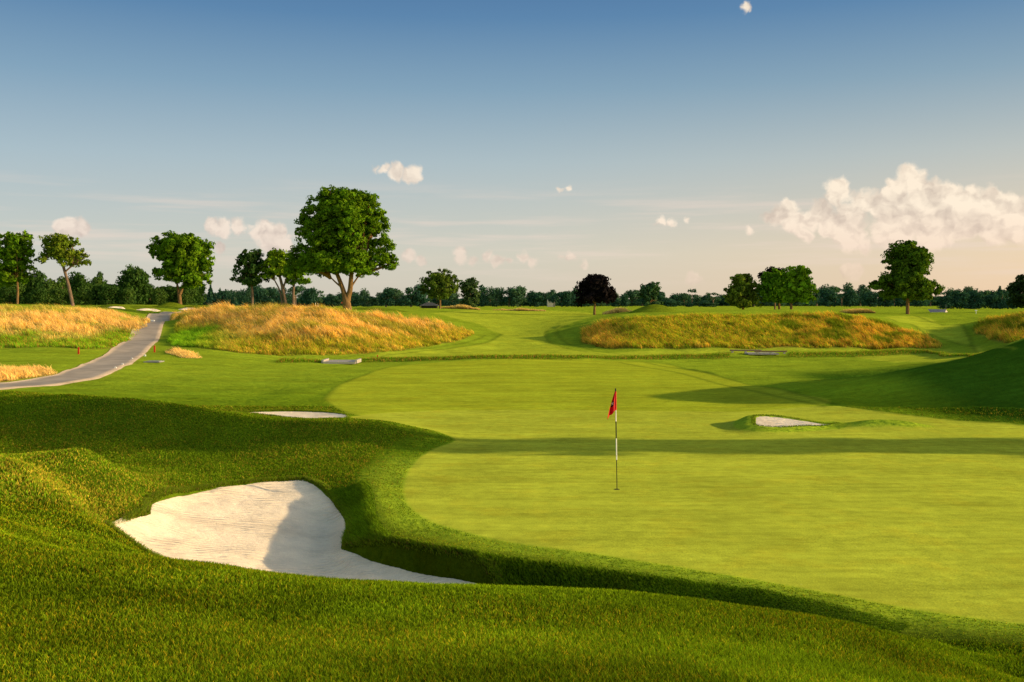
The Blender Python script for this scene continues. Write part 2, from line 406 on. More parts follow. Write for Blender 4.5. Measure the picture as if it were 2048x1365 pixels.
def turf_mat():
    """mown turf: zone colour comes with the mesh, grain and stripes are procedural; blades stand upright so facets are tilted"""
    m, nt = new_mat('turf'); t = NT(nt)
    g = t.n('ShaderNodeNewGeometry'); pos = g.outputs['Position']
    col = t.n('ShaderNodeAttribute', attribute_name='Col').outputs['Color']
    rg = t.n('ShaderNodeAttribute', attribute_name='rough').outputs['Fac']
    sm = t.math('SUBTRACT', 1.0, rg)
    # fine facets
    n1 = t.noise(pos, 38, 2, .6, 'Color'); n2 = t.noise(pos, 7, 3, .6, 'Color')
    v1 = t.vm('SUBTRACT', n1, (.5, .5, .5)); v2 = t.vm('SUBTRACT', n2, (.5, .5, .5))
    k1 = t.math('MULTIPLY_ADD', rg, 1.4, 1.3); k2 = t.math('MULTIPLY_ADD', rg, 2.0, .35)
    v = t.vm('ADD', t.vm('SCALE', v1, None, k1), t.vm('SCALE', v2, None, k2))
    sun_nap = t.vm('SCALE', (.36, -.12, 0), None, t.math('MULTIPLY_ADD', rg, -.7, 1.0))   # mown nap, leaned towards the sun to brighten the turf
    nrm = t.vm('NORMALIZE', t.vm('ADD', t.vm('ADD', g.outputs['Normal'], sun_nap), v))
    # colour variation
    b1 = t.noise(pos, .35, 4, .6); b2 = t.noise(pos, 3.0, 4, .65); b3 = t.noise(pos, 45, 2, .6)
    st = t.n('ShaderNodeMapping'); st.inputs['Scale'].default_value = (.09, .85, 1); t.l(pos, st.inputs['Vector'])
    b4 = t.noise(st.outputs[0], 1.0, 3, .6)
    st2 = t.n('ShaderNodeMapping'); st2.inputs['Scale'].default_value = (.8, 4.5, 1); t.l(pos, st2.inputs['Vector'])
    b5 = t.noise(st2.outputs[0], 1.0, 3, .65)
    f = t.math('MULTIPLY', t.maprange(b1, .3, .7, .86, 1.14), t.maprange(b2, .3, .7, .86, 1.14))
    f = t.math('MULTIPLY', f, t.maprange(b3, .25, .75, .72, 1.28))
    f = t.math('MULTIPLY', f, t.maprange(b4, .35, .65, .90, 1.10))
    f = t.math('MULTIPLY', f, t.maprange(b5, .3, .7, .88, 1.12))
    c = t.vm('SCALE', col, None, f)
    st3 = t.n('ShaderNodeMapping'); st3.inputs['Scale'].default_value = (2.6, 15, 1); t.l(pos, st3.inputs['Vector'])
    f = t.math('MULTIPLY', f, t.maprange(t.noise(st3.outputs[0], 1.0, 3, .7), .3, .7, .84, 1.16))
    sp = t.maprange(t.noise(pos, 23, 2, .8), .70, .80, 0, 1)
    # yellowed patches
    yl = t.maprange(t.noise(pos, .8, 5, .7), .5, .75, 0, .45)
    c = t.mix(yl, c, t.vm('MULTIPLY', c, (1.30, 1.0, .75)))
    sl = t.math('MULTIPLY', t.maprange(t.noise(pos, 17, 1, .5), .775, .80, 0, 1), sm)
    c = t.mix(t.math('MULTIPLY', sl, .35), c, (.6, .6, .3))
    c = t.mix(t.math('MULTIPLY', sp, .35), c, t.vm('SCALE', c, None, .45))
    d = t.n('ShaderNodeBsdfDiffuse'); t.l(c, d.inputs['Color']); t.l(nrm, d.inputs['Normal'])
    d.inputs['Roughness'].default_value = .0
    o = t.n('ShaderNodeOutputMaterial'); t.l(d.outputs[0], o.inputs[0])
    return m

def sand_mat():
    m, nt = new_mat('bunker_sand'); t = NT(nt)
    g = t.n('ShaderNodeNewGeometry'); pos = g.outputs['Position']
    n1 = t.noise(pos, 60, 3, .7, 'Color'); n3 = t.noise(pos, 2.2, 4, .6)
    v1 = t.vm('SCALE', t.vm('SUBTRACT', n1, (.5, .5, .5)), None, .55)
    # rake furrows: wavy bands
    w = t.n('ShaderNodeTexWave', wave_type='BANDS', bands_direction='X', wave_profile='SIN')
    w.inputs['Scale'].default_value = 2.1; w.inputs['Distortion'].default_value = 7; w.inputs['Detail'].default_value = 2.5; w.inputs['Detail Scale'].default_value = .55
    mp = t.n('ShaderNodeMapping'); mp.inputs['Rotation'].default_value = (0, 0, math.radians(65)); t.l(pos, mp.inputs['Vector']); t.l(mp.outputs[0], w.inputs['Vector'])
    bump = t.n('ShaderNodeBump'); bump.inputs['Strength'].default_value = .9; bump.inputs['Distance'].default_value = .03
    amp = t.math('MULTIPLY', w.outputs['Fac'], t.maprange(t.noise(pos, .9, 3), .38, .62, .1, 1))
    hgt = t.math('ADD', t.math('MULTIPLY', amp, 1.5), t.math('MULTIPLY', t.noise(pos, 6, 6, .7), 1.5)); t.l(hgt, bump.inputs['Height'])
    nrm = t.vm('NORMALIZE', t.vm('ADD', bump.outputs[0], v1))
    f = t.math('MULTIPLY', t.maprange(n3, .3, .7, .9, 1.08), t.maprange(t.noise(pos, 40, 3, .7), .3, .7, .88, 1.09))
    c = t.vm('SCALE', (.97, .83, .63), None, f)
    d = t.n('ShaderNodeBsdfDiffuse'); t.l(c, d.inputs['Color']); t.l(nrm, d.inputs['Normal']); d.inputs['Roughness'].default_value = .7
    o = t.n('ShaderNodeOutputMaterial'); t.l(d.outputs[0], o.inputs[0]); return m

def leaf_mat(name, trans=.35, gain=1.0, tint=(1, 1, 1), gloss=True):
    m, nt = new_mat(name); t = NT(nt)
    col = t.n('ShaderNodeAttribute', attribute_name='Col').outputs['Color']
    c = t.vm('MULTIPLY', col, tuple(gain * q for q in tint))
    d = t.n('ShaderNodeBsdfDiffuse'); t.l(c, d.inputs['Color'])
    tr = t.n('ShaderNodeBsdfTranslucent'); t.l(t.vm('MULTIPLY', c, (1.05, 1.2, .5)), tr.inputs['Color'])
    mx = t.n('ShaderNodeMixShader'); mx.inputs[0].default_value = trans
    t.l(d.outputs[0], mx.inputs[1]); t.l(tr.outputs[0], mx.inputs[2])
    o = t.n('ShaderNodeOutputMaterial'); t.l(mx.outputs[0], o.inputs[0]); return m

M_turf = turf_mat(); M_sand = sand_mat()
M_blade = leaf_mat('grass_blades', .3)
M_fesc = leaf_mat('fescue_blades', .38)
M_leaf = leaf_mat('leaves', .3)
M_path = simple_mat('asphalt_path', (.43, .355, .27), .9, .18, .7)
M_conc = simple_mat('concrete', (.44, .39, .34), .9, .15, 12)
M_wood = simple_mat('weathered_timber', (.24, .165, .09), .85, .3, 14)
M_red = simple_mat('red_paint', (.62, .04, .015), .5, .08, 10)
M_flag = simple_mat('red_flag_cloth', (.55, .006, .012), .6, .1, 20)
M_white = simple_mat('white_paint', (.82, .82, .78), .4, .03, 20)
M_black = simple_mat('black_paint', (.012, .013, .012), .4, .1, 20)
M_roofdark = simple_mat('dark_shingles', (.075, .075, .072), .9, .3, 4)
M_roofgrey = simple_mat('grey_shingles', (.16, .17, .2), .9, .2, 4)
M_gable = simple_mat('cream_siding', (.5, .45, .36), .8, .06, 4)
M_darkwall = simple_mat('dark_wall', (.02, .02, .018), .9, .2, 4)
M_cup = simple_mat('cup_dark', (.01, .01, .01), .9, .1, 10)
M_grey = simple_mat('grey_stone', (.3, .3, .28), .9, .2, 10)

def bark_mat(name, rgb):
    m, nt = new_mat(name); t = NT(nt)
    g = t.n('ShaderNodeNewGeometry'); pos = g.outputs['Position']
    mp = t.n('ShaderNodeMapping'); mp.inputs['Scale'].default_value = (5, 5, 1.1); t.l(pos, mp.inputs['Vector'])
    nz = t.noise(mp.outputs[0], 1.4, 5, .7)
    c = t.vm('SCALE', rgb, None, t.maprange(nz, .3, .7, .5, 1.4))
    b = t.n('ShaderNodeBump'); b.inputs['Strength'].default_value = .8; b.inputs['Distance'].default_value = .08; t.l(nz, b.inputs['Height'])
    d = t.n('ShaderNodeBsdfDiffuse'); t.l(c, d.inputs['Color']); t.l(b.outputs[0], d.inputs['Normal'])
    o = t.n('ShaderNodeOutputMaterial'); t.l(d.outputs[0], o.inputs[0]); return m
M_bark = bark_mat('bark', (.22, .135, .06)); M_barkgrey = bark_mat('grey_bark', (.2, .14, .1))

# ------------------------------------------------------------------ ground mesh (polar sheet, finer towards the middle)
th_mid = np.radians(np.linspace(-31, 31, 940))
side = np.radians(31 + (180 - 31) * np.linspace(0, 1, 50)[1:] ** 1.6)
th = np.concatenate([-side[::-1][1:], th_mid, side])      # last one is +180, first one just inside -180
rr = np.concatenate([np.exp(np.linspace(math.log(.4), math.log(3.4), 14))[:-1], np.exp(np.linspace(math.log(3.4), math.log(150), 720)), np.exp(np.linspace(math.log(150), math.log(7000), 70))[1:]])
NR, NTH = len(rr), len(th)
TH, RR = np.meshgrid(th, rr)
GX = RR * np.sin(TH); GY = RR * np.cos(TH)
GZ = full_h(GX, GY)
def zat(x, y):
    return float(full_h(np.array([float(x)]), np.array([float(y)]))[0])

# zone colours
C_rough = np.array((.165, .275, .010)); C_green = np.array((.31, .375, .034)); C_fair = np.array((.27, .34, .02)); C_collar = np.array((.26, .38, .022)); C_mound_shade = np.array((.05, .125, .008))
C_sw = np.array((.29, .37, .026)); C_line = np.array((.07, .12, .01)); C_fesc = np.array((.26, .24, .03)); C_far = np.array((.215, .31, .018))
def zones(x, y):
    r = np.hypot(x, y)
    nz = fbm(x * .5, y * .5, 31, 3)
    col = np.empty(x.shape + (3,)); col[:] = C_rough
    rough = np.ones(x.shape)
    k = sstep(34, 62, r)[..., None]; col = col * (1 - k) + C_far * k
    rough = rough * (1 - .55 * sstep(34, 62, r))
    def put(P, c, rg, w, pad=2.0):
        nonlocal col, rough
        d = sdf(x, y, P, pad); m = sstep(w, -w, d)
        col = col * (1 - m[..., None]) + np.array(c) * m[..., None]; rough = rough * (1 - m) + rg * m
        return d
    dg = sdf(x, y, green_p, 3.0)
    m = sstep(1.25, 1.05, dg) * sstep(27.5, 25.5, y) * sstep(-4, -3, x + 0 * y)
    m = m * (1 - sstep(29, 33, y))
    col = col * (1 - m[..., None]) + C_collar * m[..., None]; rough = rough * (1 - .55 * m)
    mo = sstep(0, 1, ((x - 14.5) + .0) / 3) * sstep(33.2, 34.2, y) * sstep(64, 54, y)  # right mound: its shade is painted in as darker turf
    col = col * (1 - mo[..., None]) + C_mound_shade * mo[..., None]; rough = np.maximum(rough, mo)
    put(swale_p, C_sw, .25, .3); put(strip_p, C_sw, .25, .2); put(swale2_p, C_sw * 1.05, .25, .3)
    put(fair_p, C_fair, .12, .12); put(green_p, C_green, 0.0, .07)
    # tail mound / ring of the right bunker is rough
    d = sdf(x, y, sand_right, 5); mr = sstep(.72, .62, d)
    tl = sstep(.04, .09, tail_h(x, y)); mr = np.maximum(mr, tl)
    col = col * (1 - mr[..., None]) + C_collar * 1.05 * mr[..., None]; rough = np.maximum(rough, mr * .9)
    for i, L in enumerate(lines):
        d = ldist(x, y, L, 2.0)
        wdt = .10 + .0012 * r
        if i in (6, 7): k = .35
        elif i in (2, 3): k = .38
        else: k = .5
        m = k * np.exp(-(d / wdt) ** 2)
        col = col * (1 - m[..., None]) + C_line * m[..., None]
    # dark line under the ditch berm
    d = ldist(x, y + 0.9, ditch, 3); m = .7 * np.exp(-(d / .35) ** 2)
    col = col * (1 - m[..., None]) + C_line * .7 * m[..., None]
    for P in fesc_polys:
        put(P, C_fesc, 1.0, .3)
    # worn edge of the cart path
    d = ldist(x, y, path_line, 4); m = .25 * sstep(1.6, 1.2, d) * (r < 190)
    col = col * (1 - m[..., None]) + np.array((.22, .2, .06)) * m[..., None]
    return col, rough
GC, GR = zones(GX, GY)
mg = sdf(GX, GY, green_p, 1) < 0
# shade between the modelled blades, painted as darker ground
gap_shade = sstep(-.02, .10, np.minimum(sdf(GX, GY, green_p, 1.5), sdf(GX, GY, fair_p, 1.5))) * sstep(44, 36, RR)
GC = GC * (1 - gap_shade * (.76 - .42 * sstep(15, 24, RR)) * sstep(.0, 1.3, sdf(GX, GY, green_p, 2.5)))[..., None]
mf = (sdf(GX, GY, fair_p, 1) < 0) & ~mg
mring = (sdf(GX, GY, sand_right, 5) < .67) | ((tail_h(GX, GY)) > .065)
mg &= ~mring
# vertex normals of the whole sheet, so that the split pieces shade as one
dX = np.gradient(GX, axis=0), np.gradient(GX, axis=1); dY = np.gradient(GY, axis=0), np.gradient(GY, axis=1); dZ = np.gradient(GZ, axis=0), np.gradient(GZ, axis=1)
GN = np.stack([dY[0]*dZ[1]-dZ[0]*dY[1], dZ[0]*dX[1]-dX[0]*dZ[1], dX[0]*dY[1]-dY[0]*dX[1]], -1)
GN /= np.linalg.norm(GN, axis=-1, keepdims=True) + 1e-12
GN *= np.sign(GN[..., 2:3] + 1e-9)
idx = np.arange(NR * NTH).reshape(NR, NTH)
q = np.stack([idx[:-1, :-1], idx[:-1, 1:], idx[1:, 1:], idx[1:, :-1]], -1).reshape(-1, 4)
closeq = np.stack([idx[:-1, -1], idx[:-1, 0], idx[1:, 0], idx[1:, -1]], -1)
Vall = np.stack([GX, GY, GZ], -1).reshape(-1, 3)
own = np.zeros((NR, NTH), np.int8); own[mf] = 1; own[mg] = 2
ownq = own[:-1, :-1].reshape(-1)
center = np.array([[0, 0, zat(0.01, 0.01)]])
def ground_piece(name, which):
    qs = q[ownq == which]
    tri = []
    if which == 0: qs = np.vstack([qs, closeq])
    used, inv = np.unique(qs, return_inverse=True)
    V = Vall[used]; fs = [inv.reshape(-1, 4)]
    Cc = GC.reshape(-1, 3)[used]; Rg = GR.reshape(-1)[used]; Nn = GN.reshape(-1, 3)[used]
    if which == 0:
        ring = np.searchsorted(used, idx[0]); c = len(V)
        V = np.vstack([V, center]); Cc = np.vstack([Cc, Cc[:1]]); Rg = np.append(Rg, 1); Nn = np.vstack([Nn, [[0, 0, 1]]])
        fs.append(np.stack([np.full(NTH, c), ring, np.roll(ring, -1)][::1], -1)[:, [0, 2, 1]])
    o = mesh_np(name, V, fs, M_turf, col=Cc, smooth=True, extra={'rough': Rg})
    o.data.normals_split_custom_set_from_vertices(Nn.tolist())
    tag(o, kind='structure'); return o
ground_piece('ground', 0); ground_piece('fairway', 1); ground_piece('putting_green', 2)

# ------------------------------------------------------------------ sand
def sand_sheet(name, P, label, step, kind_h):
    lo = P.min(0) - .3; hi = P.max(0) + .3
    xs = np.arange(lo[0], hi[0], step); ys = np.arange(lo[1], hi[1], step)
    x, y = np.meshgrid(xs, ys); d = sdf(x, y, P, 2)
    z = kind_h(x, y, d)
    keep = d < .10
    ii = np.arange(x.size).reshape(x.shape)
    kq = keep[:-1, :-1] & keep[1:, :-1] & keep[:-1, 1:] & keep[1:, 1:]
    qs = np.stack([ii[:-1, :-1], ii[:-1, 1:], ii[1:, 1:], ii[1:, :-1]], -1)[kq]
    used, inv = np.unique(qs, return_inverse=True)
    V = np.stack([x, y, z], -1).reshape(-1, 3)[used]
    o = mesh_np(name, V, inv.reshape(-1, 4), M_sand, smooth=True)
    tag(o, label, 'bunker'); return o
def h_right(x, y, d):
    return base_h(x, y) + ring_h(x, y) - .02 - .03 * sstep(0, -.4, d) + (fbm(x * 2, y * 2, 5, 2) - .5) * .04
sand_sheet('sand_bunker', sand_main, 'large pale sand bunker half in shade below the foreground bank', .05, h_main)
sand_sheet('sand_bunker', sand_right, 'small sand bunker in a raised turf ring at the right of the green', .04, h_right)
sand_sheet('sand_bunker', sand_left, 'thin sand bunker behind the shaded ridge at the left of the green', .06, lambda x, y, d: base_h(x, y) + .04 - .05 * sstep(0, -.5, d))

# far sand bunkers on the left plateau: low sand sheet in a little turf bank
def far_bunker(px0, px1, Y, label, hgt=.32):
    xs = np.linspace((px0 - 1024) / F * Y, (px1 - 1024) / F * Y, 24); ys = np.linspace(0, 2.6, 8)
    x, y = np.meshgrid(xs, ys + Y)
    u = np.linspace(-1, 1, 24)[None]; v = np.linspace(0, 1, 8)[:, None]
    z = full_h(x, y) + .02 + hgt * v * np.sqrt(np.maximum(1 - u ** 2, 0)) + 0 * x
    y = y + .5 * np.sin(u * 5)
    ii = np.arange(x.size).reshape(x.shape)
    qs = np.stack([ii[:-1, :-1], ii[:-1, 1:], ii[1:, 1:], ii[1:, :-1]], -1).reshape(-1, 4)
    tag(mesh_np('sand_bunker', np.stack([x, y, z], -1).reshape(-1, 3), qs, M_sand, smooth=True), label, 'bunker')
far_bunker(200, 240, 138, 'pale far bunker strip left of the cart path crest')
far_bunker(266, 312, 150, 'faint far bunker strip between the leaning tree and the path', .2)
far_bunker(353, 388, 158, 'far bunker strip at the foot of the forked round maple')
def turf_bank(px, Y, rx, ry, h):
    x, y = np.meshgrid(np.linspace(-1, 1, 24), np.linspace(-1, 1, 14))
    r2 = np.minimum(x ** 2 + y ** 2, 1)
    X0 = (px - 1024) / F * Y + x * rx; Y0 = Y + y * ry
    z = full_h(X0, Y0) - .05 + h * (1 - r2) ** 1.3 + .05 * (1 - r2)
    ii = np.arange(x.size).reshape(x.shape)
    qs = np.stack([ii[:-1, :-1], ii[:-1, 1:], ii[1:, 1:], ii[1:, :-1]], -1).reshape(-1, 4)
    c = np.tile(C_far * .6, (x.size, 1))
    o = mesh_np('turf_mound', np.stack([X0, Y0, z], -1).reshape(-1, 3), qs, M_turf, smooth=True, col=c, extra={'rough': np.full(x.size, .6)})
    tag(o, kind='structure')
turf_bank(232, 143, 3.4, 2.0, .75); turf_bank(290, 155, 3.6, 2., .45); turf_bank(345, 166, 3., 2., .6); turf_bank(415, 166, 4.6, 2.5, .8); turf_bank(760, 150, 5, 3, .5); turf_bank(1310, 124, 3.6, 2.2, .7)

# ------------------------------------------------------------------ cart path
def ribbon(name, L, half, mat, lift):
    T = np.gradient(L, axis=0); T /= np.linalg.norm(T, axis=1, keepdims=True); Nn = np.stack([-T[:, 1], T[:, 0]], 1)
    k = 7; ws = np.linspace(-half, half, k)
    wob = (fbm(np.arange(len(L)) * .35, np.zeros(len(L)), 77, 3) - .5) * .08
    P = L[:, None] + Nn[:, None] * (ws[None, :, None] * (1 + wob[:, None, None] * .4))
    x, y = P[..., 0], P[..., 1]
    z = full_h(x, y)
    z = z.mean(1, keepdims=True) * .6 + z * .4
    z = np.maximum(z, full_h(x, y)) + lift
    ii = np.arange(x.size).reshape(x.shape)
    qs = np.stack([ii[:-1, :-1], ii[:-1, 1:], ii[1:, 1:], ii[1:, :-1]], -1).reshape(-1, 4)
    # edge skirts
    V = np.stack([x, y, z], -1).reshape(-1, 3); n0 = len(V)
    sk = []
    for col_ in (0, k - 1):
        b = V[ii[:, col_]].copy(); b[:, 2] -= .25; j = len(V) + np.arange(len(b)); V = np.vstack([V, b])
        sk.append(np.stack([ii[:-1, col_], ii[1:, col_], j[1:], j[:-1]], -1))
    o = mesh_np(name, V, [qs] + sk, mat, smooth=True)
    return tag(o, kind='structure')
ribbon('cart_path', catmull(path_line, 3, False), 1.25, M_path, .03)

# ------------------------------------------------------------------ grass blades
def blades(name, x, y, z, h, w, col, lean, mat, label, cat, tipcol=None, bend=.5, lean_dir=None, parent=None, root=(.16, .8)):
    n = len(x)
    a = rng.uniform(0, 2 * math.pi, n)
    ld = rng.uniform(0, 2 * math.pi, n) if lean_dir is None else lean_dir + rng.normal(0, .7, n)
    l = lean * rng.uniform(.2, 1.2, n) * h
    ax, ay = np.cos(a) * w / 2, np.sin(a) * w / 2
    b0 = np.stack([x - ax, y - ay, z], -1); b1 = np.stack([x + ax, y + ay, z], -1)
    mx, my = x + np.cos(ld) * l * (1 - bend) * .5, y + np.sin(ld) * l * (1 - bend) * .5
    m0 = np.stack([mx - ax * .8, my - ay * .8, z + h * .55], -1); m1 = np.stack([mx + ax * .8, my + ay * .8, z + h * .55], -1)
    tp = np.stack([x + np.cos(ld) * l, y + np.sin(ld) * l, z + h], -1)
    V = np.stack([b0, b1, m1, m0, tp], 1).reshape(-1, 3)
    i = np.arange(n)[:, None] * 5
    quads = i + np.array([[0, 1, 2, 3]]); tris = i + np.array([[3, 2, 4]])
    tipcol = col if tipcol is None else tipcol
    C = np.stack([col * root[0], col * root[0], col * root[1], col * root[1], tipcol], 1).reshape(-1, 3)  # shade among the blades painted in: roots darkened
    o = mesh_np(name, V, [quads, tris], mat, col=C, parent=parent)
    return tag(o, label, cat, kind='stuff')

def scatter_fan(n, a0, a1, r0, r1, p=1.0):
    t = np.radians(rng.uniform(a0, a1, n))
    u = rng.uniform(0, 1, n)
    r = np.exp(math.log(r0) + (math.log(r1) - math.log(r0)) * u)
    return r * np.sin(t), r * np.cos(t), r
def grass_filter(x, y):
    dg = sdf(x, y, green_p, 1.5)
    keep = (dg > .04)
    for P in (sand_main, sand_right, sand_left): keep &= sdf(x, y, P, 1) > -.02
    return keep, dg

x, y, r = scatter_fan(760000, -30, 30, 3.6, 17.5)
for sgn in (-1, 1):
    xs_, ys_, rs_ = scatter_fan(70000, min(30 * sgn, 41 * sgn), max(30 * sgn, 41 * sgn), 3.4, 14)
    x, y, r = np.append(x, xs_), np.append(y, ys_), np.append(r, rs_)
keep, dg = grass_filter(x, y); x, y, r, dg = x[keep], y[keep], r[keep], dg[keep]
n = len(x); z = full_h(x, y)
coll = sstep(1.35, 1.05, dg)
kk = rng.uniform(0, 1, n) > .55 * coll; x, y, r, z, dg, coll = x[kk], y[kk], r[kk], z[kk], dg[kk], coll[kk]; n = len(x)
c = zones(x, y)[0]
var = rng.uniform(.4, 1.9, (n, 1)); patch = .7 + .6 * fbm(x * 1.2, y * 1.2, 41, 4)[:, None]
hump = np.exp(-((x + 8.2) / 2.2) ** 2 - ((y - 17.8) / 3) ** 2)  # hump mask: drier yellow blades, plus sunlit brightness painted in
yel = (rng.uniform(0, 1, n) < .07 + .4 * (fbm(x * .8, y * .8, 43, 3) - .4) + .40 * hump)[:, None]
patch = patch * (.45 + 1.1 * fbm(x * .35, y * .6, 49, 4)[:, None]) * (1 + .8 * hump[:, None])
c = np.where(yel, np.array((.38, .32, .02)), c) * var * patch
c = c * .74; tip = c * np.array((2.3, 1.95, 1.0))  # sunlit tips painted lighter than the blade
h = rng.uniform(.020, .048, n) * (1 - .5 * coll); w = np.clip(.00095 * r, .0042, .014) * rng.uniform(.7, 1.3, n)
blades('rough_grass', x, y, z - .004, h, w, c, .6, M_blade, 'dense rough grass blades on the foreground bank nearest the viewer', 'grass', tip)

x, y, r = scatter_fan(420000, -30, 29, 17.5, 40)
keep, dg = grass_filter(x, y); keep &= sdf(x, y, fair_p, 1) > 0
x, y, r, dg = x[keep], y[keep], r[keep], dg[keep]
n = len(x); z = full_h(x, y); coll = sstep(1.35, 1.05, dg)
kk = rng.uniform(0, 1, n) > .55 * coll; x, y, r, z, dg, coll = x[kk], y[kk], r[kk], z[kk], dg[kk], coll[kk]; n = len(x)
c = zones(x, y)[0]; var = rng.uniform(.55, 1.5, (n, 1)); patch = .7 + .6 * fbm(x * .9, y * .9, 45, 4)[:, None]
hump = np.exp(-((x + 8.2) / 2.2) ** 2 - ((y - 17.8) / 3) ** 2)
patch = patch * (1 + .8 * hump[:, None])  # sunlit face of the hump painted into the blade colour
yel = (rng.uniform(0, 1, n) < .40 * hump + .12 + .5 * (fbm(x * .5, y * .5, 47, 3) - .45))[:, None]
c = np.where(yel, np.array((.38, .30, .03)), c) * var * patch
h = rng.uniform(.03, .065, n) * (1 - .5 * coll); w = np.clip(.0009 * r, .008, .035) * rng.uniform(.7, 1.3, n)
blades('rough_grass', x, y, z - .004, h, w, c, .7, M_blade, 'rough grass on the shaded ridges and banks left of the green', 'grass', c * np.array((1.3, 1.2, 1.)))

# longer fringe hanging over the bunker lips and on the dark bank under the collar
def fringe(P, per_m, hh, name, label, off=(-.03, .12), lean=.9):
    seg = np.roll(P, -1, 0) - P; L = np.linalg.norm(seg, axis=1); k = rng.choice(len(P), int(per_m * L.sum()), p=L / L.sum())
    t = rng.uniform(0, 1, len(k))[:, None]; pt = P[k] + seg[k] * t
    nrm = np.stack([seg[k][:, 1], -seg[k][:, 0]], 1) / L[k][:, None]
    ar = .5 * np.sum(P[:, 0] * np.roll(P[:, 1], -1) - P[:, 1] * np.roll(P[:, 0], -1)); sgn = np.sign(ar)
    o = rng.uniform(off[0], off[1], (len(k), 1)); pt = pt + nrm * sgn * o
    x, y = pt[:, 0], pt[:, 1]; z = full_h(x, y)
    c = C_collar * rng.uniform(.5, 1.3, (len(k), 1))
    dry = rng.uniform(0, 1, (len(k), 1)) < .12; c = np.where(dry, np.array((.34, .25, .07)), c)
    ld = np.arctan2(-(nrm * sgn)[:, 1], -(nrm * sgn)[:, 0])
    blades(name, x, y, z, rng.uniform(.5, 1.2, len(k)) * hh, np.full(len(k), .012), c, lean, M_blade, label, 'grass', lean_dir=ld)
fringe(sand_main, 900, .07, 'lip_grass', 'shaggy grass fringe hanging over the lip of the large bunker')
fringe(sand_right, 260, .04, 'lip_grass', 'grass fringe around the small bunker right of the flag', lean=.4)
fringe(sand_left, 300, .06, 'lip_grass', 'grass fringe around the thin bunker behind the left ridge', lean=.5)

# shaggy bank under the collar
n = 120000
k = rng.integers(0, len(_sl) - 1, n); f = rng.uniform(0, 1, n); o = rng.uniform(-.12, 1.9, n)
x = _px[k] * (1 - f) + _px[k + 1] * f + o * _nx[k]; y = _py[k] * (1 - f) + _py[k + 1] * f + o * _ny[k]
keep = (sdf(x, y, sand_main, 1) > 0) & (rng.uniform(0, 1, n) < np.clip(o / .15 + .9, 0, 1)); x, y, k = x[keep], y[keep], k[keep]; n = len(x)
c = np.array((.15, .27, .012)) * rng.uniform(.45, 1.6, (n, 1)) * (.6 + .8 * fbm(x * 1.6, y * 1.6, 83, 3))[:, None]
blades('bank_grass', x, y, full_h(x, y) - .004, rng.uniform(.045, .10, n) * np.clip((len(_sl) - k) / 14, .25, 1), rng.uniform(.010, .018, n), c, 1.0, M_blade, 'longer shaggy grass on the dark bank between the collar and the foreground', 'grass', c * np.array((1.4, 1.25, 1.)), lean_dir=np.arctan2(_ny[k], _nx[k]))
# fescue: long wispy tufts
GOLD = np.array((.95, .55, .09)); PALE = np.array((1.0, .70, .26)); OLIV = np.array((.44, .52, .025)); GRN = np.array((.27, .50, .02)); RUST = np.array((.85, .42, .06))
def fescue(P, n, hh, label, colfun, w=.03):
    lo = P.min(0); hi = P.max(0)
    x = rng.uniform(lo[0], hi[0], n * 3); y = rng.uniform(lo[1], hi[1], n * 3)
    d = sdf(x, y, P, 1); k = d < (fbm(x * .6, y * .6, 55, 3) - .5) * 1.0; x, y, d = x[k][:n], y[k][:n], d[k][:n]
    # gather into tufts
    nt_ = n // 34; ti = rng.integers(0, len(x), nt_); tx, ty = x[ti], y[ti]
    pick = rng.integers(0, nt_, len(x)); loose = rng.uniform(0, 1, len(x)) < .35
    x = np.where(loose, x, tx[pick] + rng.normal(0, .13, len(x))); y = np.where(loose, y, ty[pick] + rng.normal(0, .13, len(x)))
    ok = sdf(x, y, P, 1) < .25; x, y, d, pick = x[ok], y[ok], d[ok], pick[ok]
    tone = np.where(rng.uniform(0, 1, nt_) < .10, .4, rng.uniform(.7, 1.45, nt_))[pick]; tall = rng.uniform(.6, 1.3, nt_)[pick]
    z = full_h(x, y)
    c, hm = colfun(x, y, z, d)
    nn = fbm(x * .9, y * .9, 61, 4)
    h = hh * (.45 + .9 * nn) * rng.uniform(.6, 1.25, len(x)) * hm * sstep(.3, -.8, d).clip(.45, 1)
    c = c * rng.uniform(.82, 1.15, (len(x), 1)) * tone[:, None]; h = h * tall
    blades('tall_grass', x, y, z - .02, h, np.full(len(x), w) * rng.uniform(.6, 1.4, len(x)), c, .85, M_fesc, label, 'tall grass',
           c * np.array((1.25, 1.1, 1.0)), .6, lean_dir=np.full(len(x), math.pi * .95), root=(.45, 1.0))
def mixc(t, a, b): return a[None] * (1 - t[:, None]) + b[None] * t[:, None]
def cf_left(x, y, z, d):
    t = sstep(1.15, 2.0, z + (fbm(x * .25, y * .25, 71, 4) - .5) * 2.0)
    gp = sstep(.52, .62, fbm(x * .35, y * .5, 78, 3)); t = t * (1 - .6 * gp)
    top = sstep(2.9, 3.3, z + (fbm(x * .4, y * .4, 72, 3) - .5) * 1.)
    p = rng.uniform(0, 1, len(x))
    c = mixc(t, GRN * 1.1, PALE); c = np.where((p < .25)[:, None], GOLD * (.6 + .4 * t[:, None]), c)
    c = c * (1 - .55 * top[:, None]) + OLIV * .55 * top[:, None]
    return c, .6 + .6 * t
